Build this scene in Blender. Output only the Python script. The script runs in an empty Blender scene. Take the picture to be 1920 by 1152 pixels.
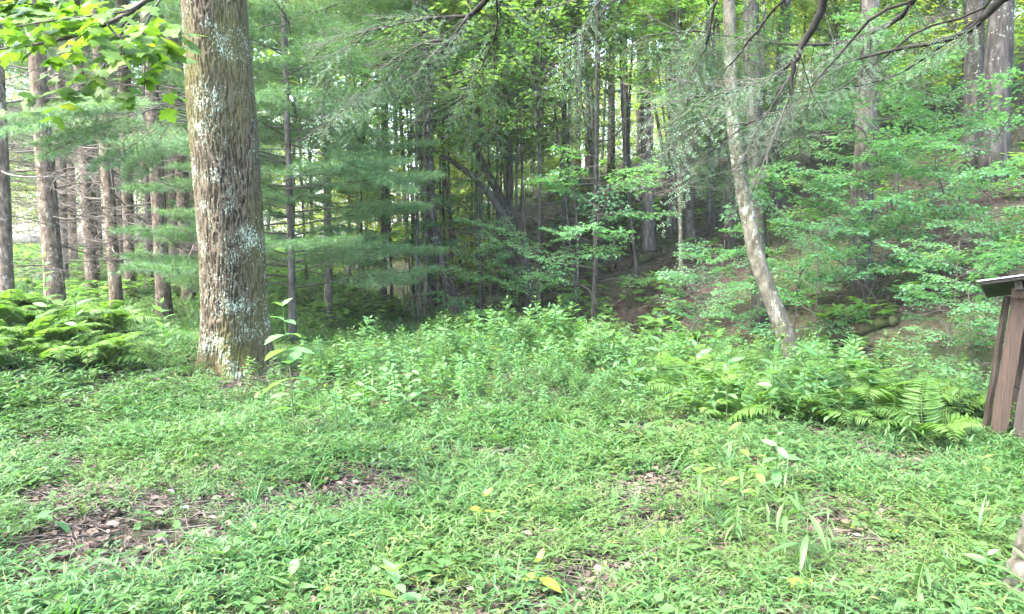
import bpy, math
import numpy as np
from mathutils import Matrix, Vector, Euler

S = bpy.context.scene
R = math.radians

# ------------------------------------------------------------------ camera, world, sun, exposure
CAM_H, F, PITCH = 1.65, 1386.7, math.atan(136 / 1386.7)
cam_data = bpy.data.cameras.new('camera')
cam_data.sensor_width = 36
cam_data.lens = 36 * F / 1920
cam_data.clip_start, cam_data.clip_end = 0.05, 1500
cam = bpy.data.objects.new('camera', cam_data)
cam.location = (0, 0, CAM_H)
cam.rotation_euler = (R(90) - PITCH, 0, 0)
S.collection.objects.link(cam)
S.camera = cam

SUN_EL, SUN_AZ = R(56), R(-118)            # azimuth measured from the view direction (+Y) towards +X
world = bpy.data.worlds.new('World')
S.world = world
world.use_nodes = True
nt = world.node_tree
bg = nt.nodes['Background']
sky = nt.nodes.new('ShaderNodeTexSky')
sky.sky_type = 'NISHITA'
sky.sun_disc = False
sky.sun_elevation = SUN_EL
sky.sun_rotation = SUN_AZ
sky.air_density, sky.dust_density, sky.ozone_density = 1.0, 3.0, 1.0
nt.links.new(sky.outputs[0], bg.inputs[0])
bg.inputs[1].default_value = 0.15
sl = bpy.data.lights.new('sun', 'SUN')
sl.energy, sl.angle, sl.color = 1.5, R(16), (1.0, 0.965, 0.9)
sun = bpy.data.objects.new('sun', sl)
S.collection.objects.link(sun)
to_sun = Vector((math.sin(SUN_AZ) * math.cos(SUN_EL), math.cos(SUN_AZ) * math.cos(SUN_EL), math.sin(SUN_EL)))
sun.rotation_euler = to_sun.to_track_quat('Z', 'Y').to_euler()
S.view_settings.view_transform = 'Standard'
S.view_settings.look = 'None'
S.view_settings.gamma = 1
S.view_settings.use_curve_mapping = False
S.view_settings.exposure = 3.9
S.cycles.max_bounces = 8
S.cycles.diffuse_bounces = 5
S.cycles.glossy_bounces = 2
S.cycles.transmission_bounces = 6
S.cycles.caustics_reflective = False
S.cycles.caustics_refractive = False
S.cycles.sample_clamp_indirect = 6
S.cycles.use_adaptive_sampling = True
S.cycles.adaptive_threshold = 0.02

# ------------------------------------------------------------------ helpers: numbers
rngG = np.random.default_rng(5)
_tab = np.random.default_rng(77).random((256, 256))


def sstep(a, b, x):
    t = np.clip((np.asarray(x, float) - a) / (b - a), 0, 1)
    return t * t * (3 - 2 * t)


def vnoise(x, y, wx=256):
    """value noise on a lattice, periodic in x after wx cells"""
    x, y = np.asarray(x, float), np.asarray(y, float)
    xi, yi = np.floor(x).astype(int), np.floor(y).astype(int)
    fx, fy = x - xi, y - yi
    fx, fy = fx * fx * (3 - 2 * fx), fy * fy * (3 - 2 * fy)
    x0, x1 = np.mod(np.mod(xi, wx), 256), np.mod(np.mod(xi + 1, wx), 256)
    y0, y1 = np.mod(yi, 256), np.mod(yi + 1, 256)
    return (_tab[y0, x0] * (1 - fx) + _tab[y0, x1] * fx) * (1 - fy) + (_tab[y1, x0] * (1 - fx) + _tab[y1, x1] * fx) * fy


def hill_s(x, y):
    return (np.asarray(x, float) - 0.5) * 0.853 + (np.asarray(y, float) - 18.6) * 0.522


OAK = np.array([-2.96, 7.9])


def H(x, y):
    x, y = np.asarray(x, float), np.asarray(y, float)
    z = -0.5 * sstep(8.5, 15, y) * sstep(-7, -2.5, x)
    z = z + 0.78 * np.exp(-((x + 6.2) / 2.3) ** 2 - ((y - 8.0) / 1.9) ** 2)
    z = z + 0.12 * np.exp(-((x - OAK[0]) ** 2 + (y - OAK[1]) ** 2) / 1.3)
    s = hill_s(x, np.where(y > 36, 36 - .6 * np.minimum(y - 36, 40), y))
    z = z - 0.8 * np.exp(-((s + 0.5) / 1.0) ** 2)
    sp = np.log1p(np.exp(np.clip(s * 1.3, -30, 30))) / 1.3
    sp = np.where(s > 20, s, sp)
    z = z + 0.36 * 26 * (1 - np.exp(-np.minimum(sp, 60) / 26)) * (1.5 + .25 * sstep(6, 18, x))
    z = z + 0.9 * sstep(25, 70, y) * sstep(3, -8, s)
    z = z + 0.10 * (vnoise(x * 0.55 + 31, y * 0.55 + 9) - 0.5) + 0.04 * (vnoise(x * 2.1 + 3, y * 2.1) - 0.5)
    z = z + 0.5 * (vnoise(x * 0.16 + 11, y * 0.16 + 5) - 0.5) * sstep(2, 9, s)
    return z


def ray(px, py):
    u, v = (px - 960) / F, (576 - py) / F
    c, s = math.cos(PITCH), math.sin(PITCH)
    d = np.array([u, c + v * s, -s + v * c])
    return d / d[1]


def P(px, py, Y):
    return np.array([0, 0, CAM_H]) + ray(px, py) * Y


def ground_hit(px, py):
    d = ray(px, py)
    ys = np.linspace(1.5, 90, 4000)
    zz = CAM_H + d[2] * ys
    hit = np.nonzero(zz < H(d[0] * ys, ys))[0]
    Y = ys[hit[0]] if len(hit) else 60.0
    return np.array([d[0] * Y, Y, float(H(d[0] * Y, Y))])


def nrm(a):
    a = np.asarray(a, float)
    return a / np.maximum(np.linalg.norm(a, axis=-1, keepdims=True), 1e-9)


# ------------------------------------------------------------------ helpers: meshes
class MD:
    """collects triangles with a material slot per face and one number per vertex"""

    def __init__(s):
        s.V, s.F, s.M, s.A, s.n = [], [], [], [], 0

    def add(s, V, Fc, mat=0, var=None):
        V = np.asarray(V, float).reshape(-1, 3)
        Fc = np.asarray(Fc, int).reshape(-1, 3)
        s.V.append(V)
        s.F.append(Fc + s.n)
        s.M.append(np.full(len(Fc), mat) if np.isscalar(mat) else np.asarray(mat))
        s.A.append(np.full(len(V), 0.5) if var is None else (np.full(len(V), var) if np.isscalar(var) else np.asarray(var, float)))
        s.n += len(V)
        return s

    def arrays(s):
        return np.concatenate(s.V), np.concatenate(s.F), np.concatenate(s.M), np.concatenate(s.A)

    def put(s, other, rot=None, loc=(0, 0, 0), scale=1.0, var_shift=0.0):
        V, Fc, M, A = other if isinstance(other, tuple) else other.arrays()
        V = V * scale
        if rot is not None:
            V = V @ np.asarray(rot, float).T
        return s.add(V + np.asarray(loc, float), Fc, M, np.clip(A + var_shift, 0, 1))

    def mesh(s, name, mats, smooth=True):
        V, Fc, M, A = s.arrays()
        me = bpy.data.meshes.new(name)
        me.vertices.add(len(V))
        me.vertices.foreach_set('co', V.astype(np.float32).ravel())
        me.loops.add(len(Fc) * 3)
        me.loops.foreach_set('vertex_index', Fc.astype(np.int32).ravel())
        me.polygons.add(len(Fc))
        me.polygons.foreach_set('loop_start', np.arange(0, len(Fc) * 3, 3, dtype=np.int32))
        me.polygons.foreach_set('material_index', M.astype(np.int32))
        me.polygons.foreach_set('use_smooth', np.full(len(Fc), smooth))
        at = me.attributes.new('var', 'FLOAT', 'POINT')
        at.data.foreach_set('value', A.astype(np.float32))
        for m in (mats if isinstance(mats, (list, tuple)) else [mats]):
            me.materials.append(m)
        me.update(calc_edges=True)
        return me


def rot_axis(axis, ang):
    return np.array(Matrix.Rotation(ang, 3, Vector(axis)))


def rz(a):
    c, s = math.cos(a), math.sin(a)
    return np.array([[c, -s, 0], [s, c, 0], [0, 0, 1.0]])


def frame(d, up=(0, 0, 1)):
    """3x3 with Y along d, Z near up"""
    d = nrm(d)
    x = np.cross(d, up)
    if np.linalg.norm(x) < 1e-4:
        x = np.cross(d, (1, 0, 0))
    x = nrm(x)
    z = np.cross(x, d)
    return np.stack([x, d, z], axis=1)


def tube(pts, rad, k=6, caps=True):
    pts = np.asarray(pts, float)
    n = len(pts)
    rad = np.broadcast_to(np.asarray(rad, float), (n,))
    t = nrm(np.gradient(pts, axis=0))
    ref = np.array([0.31, 0.95, 0.05]) if abs(t[0][2]) > 0.8 else np.array([0.0, 0.0, 1.0])
    a = nrm(np.cross(t, ref))
    b = np.cross(t, a)
    th = np.arange(k) * 2 * math.pi / k
    V = pts[:, None, :] + rad[:, None, None] * (np.cos(th)[None, :, None] * a[:, None, :] + np.sin(th)[None, :, None] * b[:, None, :])
    V = V.reshape(-1, 3)
    Fc = []
    for i in range(n - 1):
        for j in range(k):
            p, q = i * k + j, i * k + (j + 1) % k
            Fc += [(p, q, q + k), (p, q + k, p + k)]
    if caps:
        V = np.concatenate([V, pts[:1], pts[-1:]])
        c0, c1 = n * k, n * k + 1
        for j in range(k):
            Fc += [(c0, (j + 1) % k, j), (c1, (n - 1) * k + j, (n - 1) * k + (j + 1) % k)]
    return V, np.array(Fc)


def box(cx, cy, cz, sx, sy, sz):
    v = np.array([(x, y, z) for x in (-.5, .5) for y in (-.5, .5) for z in (-.5, .5)]) * (sx, sy, sz) + (cx, cy, cz)
    f = [(0, 1, 3), (0, 3, 2), (4, 6, 7), (4, 7, 5), (0, 4, 5), (0, 5, 1), (2, 3, 7), (2, 7, 6), (0, 2, 6), (0, 6, 4), (1, 5, 7), (1, 7, 3)]
    return v, f


def curve(ctrl, n):
    """Catmull-Rom through control points"""
    c = np.asarray(ctrl, float)
    c = np.concatenate([[2 * c[0] - c[1]], c, [2 * c[-1] - c[-2]]])
    m = len(c) - 3
    out = []
    for u in np.linspace(0, m - 1e-6, n):
        i = int(u)
        t = u - i
        p0, p1, p2, p3 = c[i:i + 4]
        out.append(0.5 * ((2 * p1) + (-p0 + p2) * t + (2 * p0 - 5 * p1 + 4 * p2 - p3) * t * t + (-p0 + 3 * p1 - 3 * p2 + p3) * t ** 3))
    return np.array(out)


# leaf shapes: Y along the leaf (0..1), X across, Z normal
def leaf_small(w, fold=0.12, droop=0.1):
    return np.array([(0, 0, 0), (-w / 2, .45, fold), (0, 1, -droop), (w / 2, .45, fold)]), np.array([(0, 2, 1), (0, 3, 2)])


def leaf_blade(w, fold=0.06, droop=0.18, peak=0.4):
    ys = [0, .22, .5, .78, 1]
    ww = [0.05, .8, 1, .6, 0]
    if peak < .35:
        ww = [0.05, 1, .85, .42, 0]
    V, Fc = [], []
    for y, q in zip(ys, ww):
        zc = -droop * y * y
        V += [(-w / 2 * q, y, zc + fold * q), (0, y, zc), (w / 2 * q, y, zc + fold * q)]
    for i in range(4):
        for c in (0, 1):
            a = i * 3 + c
            Fc += [(a, a + 1, a + 4), (a, a + 4, a + 3)]
    return np.array(V), np.array(Fc)


def leaf_maple():
    half = [(0, 0), (.10, -.06), (.30, -.04), (.24, .10), (.50, .22), (.42, .30), (.56, .46), (.36, .46), (.30, .52), (.16, .48), (.22, .66), (.20, .76), (.08, .80), (0, 1.0)]
    out = half + [(-x, y) for x, y in half[-2:0:-1]]
    V = [(0, .28, 0)] + [(x, y, -.16 * x * x * 2 - .10 * (y - .28) ** 2 + .03 * math.sin(9 * x)) for x, y in out]
    n = len(out)
    return np.array(V), np.array([(0, 1 + i, 1 + (i + 1) % n) for i in range(n)])


def batch(md, T, pos, d, up, size, mat=0, var=None):
    tv, tf = T
    pos, d = np.asarray(pos, float).reshape(-1, 3), nrm(np.asarray(d, float).reshape(-1, 3))
    n = len(pos)
    x = nrm(np.cross(d, up))
    z = np.cross(x, d)
    size = np.broadcast_to(np.asarray(size, float), (n,))
    V = pos[:, None, :] + size[:, None, None] * (tv[None, :, 0, None] * x[:, None, :] + tv[None, :, 1, None] * d[:, None, :] + tv[None, :, 2, None] * z[:, None, :])
    Fc = (tf[None, :, :] + (np.arange(n) * len(tv))[:, None, None]).reshape(-1, 3)
    if var is None:
        var = np.full(n, .5)
    md.add(V.reshape(-1, 3), Fc, mat, np.repeat(np.clip(var, 0, 1), len(tv)))


# ------------------------------------------------------------------ helpers: objects
def tag(o, label=None, cat=None, group=None, kind=None):
    for k, v in (('label', label), ('category', cat), ('group', group), ('kind', kind)):
        if v:
            o[k] = v
    return o


def obj(name, me, parent=None, mat4=None):
    o = bpy.data.objects.new(name, me)
    S.collection.objects.link(o)
    if parent is not None:
        o.parent = parent
    if mat4 is not None:
        o.matrix_basis = mat4
    return o


def thing(name, label, cat, loc, rotz=0, group=None):
    o = bpy.data.objects.new(name, None)
    S.collection.objects.link(o)
    o.location = tuple(float(q) for q in loc)
    o.rotation_euler = (0, 0, rotz)
    o.empty_display_size = 0.1
    return tag(o, label, cat, group)


def m4(loc=(0, 0, 0), rot=None, scale=1.0):
    M = Matrix.Identity(4)
    if rot is not None:
        M = Matrix([[float(q) for q in r] for r in rot]).to_4x4()
    return Matrix.Translation(Vector([float(q) for q in loc])) @ M @ Matrix.Scale(float(scale), 4)


# ------------------------------------------------------------------ materials
def new_mat(name):
    m = bpy.data.materials.new(name)
    m.use_nodes = True
    n = m.node_tree
    n.nodes.clear()
    return m, n, n.nodes.new('ShaderNodeOutputMaterial')


def nd(n, typ, **kw):
    o = n.nodes.new(typ)
    for k, v in kw.items():
        setattr(o, k, v)
    return o


def ramp(n, src, stops, interp='LINEAR'):
    r = nd(n, 'ShaderNodeValToRGB')
    r.color_ramp.interpolation = interp
    el = r.color_ramp.elements
    while len(el) < len(stops):
        el.new(0.5)
    for e, (p, c) in zip(el, stops):
        e.position = p
        e.color = (*c, 1) if len(c) == 3 else c
    n.links.new(src, r.inputs[0])
    return r.outputs[0]


def leaf_mat(name, dark, bright, old, trans=0.42, rough=0.5, ttint=(1.5, 1.55, 0.7), old_at=0.93):
    m, n, out = new_mat(name)
    at = nd(n, 'ShaderNodeAttribute', attribute_name='var')
    oi = nd(n, 'ShaderNodeObjectInfo')
    ad = nd(n, 'ShaderNodeMath', operation='MULTIPLY_ADD')
    n.links.new(oi.outputs['Random'], ad.inputs[0])
    ad.inputs[1].default_value = 0.44
    n.links.new(at.outputs['Fac'], ad.inputs[2])
    sb = nd(n, 'ShaderNodeMath', operation='SUBTRACT', use_clamp=True)
    n.links.new(ad.outputs[0], sb.inputs[0])
    sb.inputs[1].default_value = 0.22
    col = ramp(n, sb.outputs[0], [(0.0, dark), (0.75, bright), (old_at, bright), (1.0, old)])
    tint = nd(n, 'ShaderNodeMix', data_type='RGBA', blend_type='MULTIPLY')
    tint.inputs[0].default_value = 1
    n.links.new(col, tint.inputs[6])
    tint.inputs[7].default_value = (*ttint, 1)
    pb = nd(n, 'ShaderNodeBsdfPrincipled')
    n.links.new(col, pb.inputs['Base Color'])
    pb.inputs['Roughness'].default_value = rough
    pb.inputs['Specular IOR Level'].default_value = 0.35
    tr = nd(n, 'ShaderNodeBsdfTranslucent')
    n.links.new(tint.outputs[2], tr.inputs[0])
    mx = nd(n, 'ShaderNodeMixShader')
    mx.inputs[0].default_value = trans
    n.links.new(pb.outputs[0], mx.inputs[1])
    n.links.new(tr.outputs[0], mx.inputs[2])
    n.links.new(mx.outputs[0], out.inputs[0])
    return m


def bark_mat(name, c1, c2, c3, scale=6, stretch=0.18, lichen=0.0, lichen_col=(.36, .42, .36), moss=0.0, moss_col=(.10, .09, .025), bump=0.6, attr=False, lscale=(1.6, 17)):
    m, n, out = new_mat(name)
    tc = nd(n, 'ShaderNodeTexCoord')
    mp = nd(n, 'ShaderNodeMapping')
    mp.inputs['Scale'].default_value = (1, 1, stretch)
    n.links.new(tc.outputs['Object'], mp.inputs[0])
    no = nd(n, 'ShaderNodeTexNoise')
    no.inputs['Scale'].default_value = scale
    no.inputs['Detail'].default_value = 6
    no.inputs['Roughness'].default_value = 0.65
    n.links.new(mp.outputs[0], no.inputs['Vector'])
    src = no.outputs['Fac']
    if attr:
        at = nd(n, 'ShaderNodeAttribute', attribute_name='var')
        av = nd(n, 'ShaderNodeMath', operation='MULTIPLY_ADD')
        n.links.new(at.outputs['Fac'], av.inputs[0])
        av.inputs[1].default_value = 0.55
        hf = nd(n, 'ShaderNodeMath', operation='MULTIPLY')
        n.links.new(src, hf.inputs[0])
        hf.inputs[1].default_value = 0.6
        n.links.new(hf.outputs[0], av.inputs[2])
        src = av.outputs[0]
    col = ramp(n, src, [(0.33, c1), (0.5, c2), (0.66, c3)])

    def mixin(col, fac, colour):
        mx = nd(n, 'ShaderNodeMix', data_type='RGBA')
        n.links.new(fac, mx.inputs[0])
        n.links.new(col, mx.inputs[6])
        if isinstance(colour, tuple):
            mx.inputs[7].default_value = (*colour, 1)
        else:
            n.links.new(colour, mx.inputs[7])
        return mx.outputs[2]

    if moss:
        b = nd(n, 'ShaderNodeTexNoise')
        b.inputs['Scale'].default_value = 1.3
        b.inputs['Detail'].default_value = 3
        mp2 = nd(n, 'ShaderNodeMapping')
        mp2.inputs['Scale'].default_value = (1, 1, .5)
        n.links.new(tc.outputs['Object'], mp2.inputs[0])
        n.links.new(mp2.outputs[0], b.inputs['Vector'])
        f = ramp(n, b.outputs['Fac'], [(0.62 - moss * .25, (0, 0, 0)), (0.80 - moss * .25, (1, 1, 1))])
        col = mixin(col, f, moss_col)
    if lichen:
        big = nd(n, 'ShaderNodeTexNoise')
        big.inputs['Scale'].default_value = lscale[0]
        big.inputs['Detail'].default_value = 2
        n.links.new(tc.outputs['Object'], big.inputs['Vector'])
        sm = nd(n, 'ShaderNodeTexNoise')
        sm.inputs['Scale'].default_value = lscale[1]
        sm.inputs['Detail'].default_value = 5
        sm.inputs['Roughness'].default_value = 0.7
        mp3 = nd(n, 'ShaderNodeMapping')
        mp3.inputs['Scale'].default_value = (1, 1, .6)
        n.links.new(tc.outputs['Object'], mp3.inputs[0])
        n.links.new(mp3.outputs[0], sm.inputs['Vector'])
        s1 = nd(n, 'ShaderNodeMath', operation='MULTIPLY_ADD')
        n.links.new(big.outputs['Fac'], s1.inputs[0])
        s1.inputs[1].default_value = 0.5
        n.links.new(sm.outputs['Fac'], s1.inputs[2])
        f = ramp(n, s1.outputs[0], [(0.895 - lichen * .065, (0, 0, 0)), (0.93 - lichen * .065, (1, 1, 1))])
        col = mixin(col, f, lichen_col)
    pb = nd(n, 'ShaderNodeBsdfPrincipled')
    n.links.new(col, pb.inputs['Base Color'])
    pb.inputs['Roughness'].default_value = 0.9
    pb.inputs['Specular IOR Level'].default_value = 0.15
    bp = nd(n, 'ShaderNodeBump')
    bp.inputs['Strength'].default_value = bump
    bp.inputs['Distance'].default_value = 0.02
    n.links.new(no.outputs['Fac'], bp.inputs['Height'])
    n.links.new(bp.outputs[0], pb.inputs['Normal'])
    n.links.new(pb.outputs[0], out.inputs[0])
    return m


def flat_mat(name, c1, c2, scale=8, rough=0.8, stretch=(1, 1, 1), bump=0.3, metallic=0.0):
    m, n, out = new_mat(name)
    tc = nd(n, 'ShaderNodeTexCoord')
    mp = nd(n, 'ShaderNodeMapping')
    mp.inputs['Scale'].default_value = stretch
    n.links.new(tc.outputs['Object'], mp.inputs[0])
    no = nd(n, 'ShaderNodeTexNoise')
    no.inputs['Scale'].default_value = scale
    no.inputs['Detail'].default_value = 6
    n.links.new(mp.outputs[0], no.inputs['Vector'])
    col = ramp(n, no.outputs['Fac'], [(0.3, c1), (0.7, c2)])
    pb = nd(n, 'ShaderNodeBsdfPrincipled')
    n.links.new(col, pb.inputs['Base Color'])
    pb.inputs['Roughness'].default_value = rough
    pb.inputs['Metallic'].default_value = metallic
    bp = nd(n, 'ShaderNodeBump')
    bp.inputs['Strength'].default_value = bump
    bp.inputs['Distance'].default_value = 0.01
    n.links.new(no.outputs['Fac'], bp.inputs['Height'])
    n.links.new(bp.outputs[0], pb.inputs['Normal'])
    n.links.new(pb.outputs[0], out.inputs[0])
    return m


def ground_mat():
    m, n, out = new_mat('forest_soil')
    tc = nd(n, 'ShaderNodeTexCoord')
    a = nd(n, 'ShaderNodeTexNoise')
    a.inputs['Scale'].default_value = 0.45
    a.inputs['Detail'].default_value = 4
    b = nd(n, 'ShaderNodeTexNoise')
    b.inputs['Scale'].default_value = 9
    b.inputs['Detail'].default_value = 7
    b.inputs['Roughness'].default_value = .7
    v = nd(n, 'ShaderNodeTexVoronoi')
    v.inputs['Scale'].default_value = 14
    for q in (a, b, v):
        n.links.new(tc.outputs['Object'], q.inputs['Vector'])
    litter = ramp(n, b.outputs['Fac'], [(0.25, (.013, .009, .0065)), (0.5, (.036, .025, .018)), (0.75, (.078, .056, .041))])
    lv = nd(n, 'ShaderNodeMix', data_type='RGBA', blend_type='MULTIPLY')
    lv.inputs[0].default_value = 0.5
    n.links.new(litter, lv.inputs[6])
    n.links.new(v.outputs['Color'], lv.inputs[7])
    bw = nd(n, 'ShaderNodeHueSaturation')
    bw.inputs['Saturation'].default_value = 0.75
    bw.inputs['Value'].default_value = 1.25
    n.links.new(lv.outputs[2], bw.inputs['Color'])
    moss = ramp(n, b.outputs['Fac'], [(0.3, (.018, .03, .01)), (0.7, (.05, .075, .024))])
    f = ramp(n, a.outputs['Fac'], [(0.42, (0, 0, 0)), (0.62, (.75, .75, .75))])
    mx = nd(n, 'ShaderNodeMix', data_type='RGBA')
    n.links.new(f, mx.inputs[0])
    n.links.new(bw.outputs[0], mx.inputs[6])
    n.links.new(moss, mx.inputs[7])
    pb = nd(n, 'ShaderNodeBsdfPrincipled')
    n.links.new(mx.outputs[2], pb.inputs['Base Color'])
    pb.inputs['Roughness'].default_value = 0.95
    pb.inputs['Specular IOR Level'].default_value = 0.1
    bp = nd(n, 'ShaderNodeBump')
    bp.inputs['Strength'].default_value = 0.9
    bp.inputs['Distance'].default_value = 0.05
    n.links.new(b.outputs['Fac'], bp.inputs['Height'])
    n.links.new(bp.outputs[0], pb.inputs['Normal'])
    n.links.new(pb.outputs[0], out.inputs[0])
    return m


M_GROUND = ground_mat()
M_STILT = leaf_mat('low_grass_leaf', (0.0351, 0.1016, 0.0254), (0.0768, 0.1705, 0.0439), (0.1502, 0.1996, 0.0495), old_at=.97)
M_STILT_B = leaf_mat('mint_grass_leaf', (0.0284, 0.0907, 0.0269), (0.0618, 0.1524, 0.0453), (0.1252, 0.1724, 0.0495), old_at=.97)
M_STILT_C = leaf_mat('pale_grass_leaf', (0.0479, 0.1092, 0.0236), (0.0927, 0.1722, 0.0380), (0.1700, 0.1932, 0.0524), old_at=.96)
M_HERB = leaf_mat('round_herb_leaf', (0.0368, 0.0920, 0.0218), (0.0662, 0.1320, 0.0374), (0.1619, 0.1760, 0.0374))
M_PLANT = leaf_mat('wildflower_leaf', (0.0517, 0.1463, 0.0471), (0.1174, 0.2471, 0.0882), (0.1879, 0.2622, 0.0672), old_at=.97)
M_PLANT_Y = leaf_mat('yellow_green_leaf', (.075, .155, .028), (.125, .22, .042), (.16, .24, .05))
M_FERN = leaf_mat('fern_leaf', (.042, .108, .02), (.092, .175, .034), (.15, .18, .04))
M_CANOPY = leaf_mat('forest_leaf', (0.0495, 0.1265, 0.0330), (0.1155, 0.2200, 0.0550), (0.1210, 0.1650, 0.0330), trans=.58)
M_FAR = leaf_mat('sunlit_tone_leaf', (.10, .17, .022), (.19, .26, .035), (.27, .28, .05), trans=.62)  # sunlight on foliage put into the leaf colour, brighter and yellower
M_MINT = leaf_mat('understory_leaf', (0.0375, 0.1213, 0.0524), (0.0827, 0.1929, 0.0873), (0.1433, 0.1874, 0.0582), trans=.5)
M_PINE = leaf_mat('pine_needle', (0.0630, 0.1400, 0.0605), (0.1260, 0.2250, 0.0966), (0.1260, 0.1500, 0.0504), trans=.3)
M_HEM = leaf_mat('hemlock_needle', (0.0253, 0.0713, 0.0322), (0.0575, 0.1265, 0.0552), (0.1035, 0.1150, 0.0575), trans=.3)
M_MAPLE = leaf_mat('maple_leaf', (0.0436, 0.1069, 0.0143), (0.0792, 0.1505, 0.0206), (0.1267, 0.1663, 0.0238), trans=.5)
M_DEAD = leaf_mat('dead_leaf', (.026, .018, .013), (.085, .058, .042), (.15, .12, .095), trans=.12, ttint=(1.2, 1, .8), old_at=.88, rough=.8)
M_STEM = flat_mat('green_stem', (.045, .075, .018), (.075, .11, .03), 20)
M_TWIG = flat_mat('bare_twig', (.022, .018, .014), (.06, .05, .04), 12)
M_PALETWIG = flat_mat('dry_twig', (.04, .033, .026), (.125, .104, .084), 10)
M_LIMB = bark_mat('dark_limb_bark', (0.0056, 0.0049, 0.0042), (0.0140, 0.0126, 0.0105), (0.0315, 0.0280, 0.0245), scale=14, stretch=.4)
M_OAK = bark_mat('lichened_oak_bark', (0.0103, 0.0074, 0.0046), (0.0306, 0.0232, 0.0139), (0.0730, 0.0595, 0.0395), scale=24, stretch=.2, lichen=.8, lichen_col=(.23, .275, .21), moss=.75, moss_col=(.055, .052, .016), lscale=(3.4, 62), attr=True, bump=.5)
M_PINEBARK = bark_mat('pine_bark', (0.0391, 0.0290, 0.0206), (0.1018, 0.0772, 0.0554), (0.1956, 0.1521, 0.1130), scale=16, stretch=.45, lichen=.45, lichen_col=(0.2739, 0.2656, 0.2065), lscale=(2.5, 24), bump=.8)
M_DARKBARK = bark_mat('dark_bark', (0.0129, 0.0113, 0.0105), (0.0358, 0.0322, 0.0292), (0.0746, 0.0692, 0.0635), scale=10, stretch=.2, lichen=.15, lichen_col=(0.1992, 0.2182, 0.1765))
M_GREYBARK = bark_mat('grey_bark', (0.0158, 0.0148, 0.0128), (0.0394, 0.0365, 0.0315), (0.0739, 0.0700, 0.0616), scale=13, stretch=.3, lichen=.5, lichen_col=(0.0986, 0.1085, 0.0912), lscale=(2.2, 22))
M_HAZEBARK = bark_mat('hazed_brown_grey_bark', (0.0314, 0.0269, 0.0233), (0.0762, 0.0682, 0.0592), (0.1435, 0.1346, 0.1166), scale=13, stretch=.3)  # brown grey bark, lightened to put haze into its colour
M_PALEBARK = bark_mat('pale_mossy_bark', (0.0260, 0.0241, 0.0162), (0.0650, 0.0610, 0.0455), (0.1235, 0.1169, 0.0942), scale=12, stretch=.45, lichen=.7, lichen_col=(0.1754, 0.1884, 0.1526), moss=.5, moss_col=(0.0293, 0.0389, 0.0104), lscale=(2.2, 20))
M_WOOD = flat_mat('weathered_board', (.013, .0068, .0035), (.046, .025, .0135), 10, stretch=(12, 12, .5), bump=.8)
M_WOODDARK = flat_mat('dark_board', (.012, .009, .007), (.042, .029, .022), 10, stretch=(12, 12, .5), bump=.8)
M_TIN = flat_mat('roof_tin', (0.2720, 0.3040, 0.3680), (0.4000, 0.4320, 0.4960), 5, rough=.4, metallic=.0, bump=.1)
M_LOG = bark_mat('rotting_log_bark', (.010, .008, .006), (.028, .021, .015), (.06, .047, .035), scale=14, stretch=.3, moss=.5, moss_col=(.03, .045, .012))

# ------------------------------------------------------------------ ground
def warp(n, near, far, a):
    t = np.linspace(-1, 1, n)
    return np.sign(t) * (near * np.abs(t) + (far - near) * np.abs(t) ** a)


gx = warp(261, 22, 320, 6)
gy = np.concatenate([np.linspace(-60, 0, 16)[:-1], np.linspace(0, 24, 130)[:-1], 24 + (np.linspace(0, 1, 110) ** 1.9) * 330])
GX, GY = np.meshgrid(gx, gy)
GZ = H(GX, GY)
nx, ny = len(gx), len(gy)
idx = np.arange(nx * ny).reshape(ny, nx)
q = np.stack([idx[:-1, :-1], idx[:-1, 1:], idx[1:, 1:], idx[1:, :-1]], -1).reshape(-1, 4)
g = MD().add(np.stack([GX, GY, GZ], -1).reshape(-1, 3), np.concatenate([q[:, [0, 1, 2]], q[:, [0, 2, 3]]]))
tag(obj('ground', g.mesh('ground', M_GROUND)), 'leaf littered forest ground rising into a hillside', kind='structure')


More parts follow.
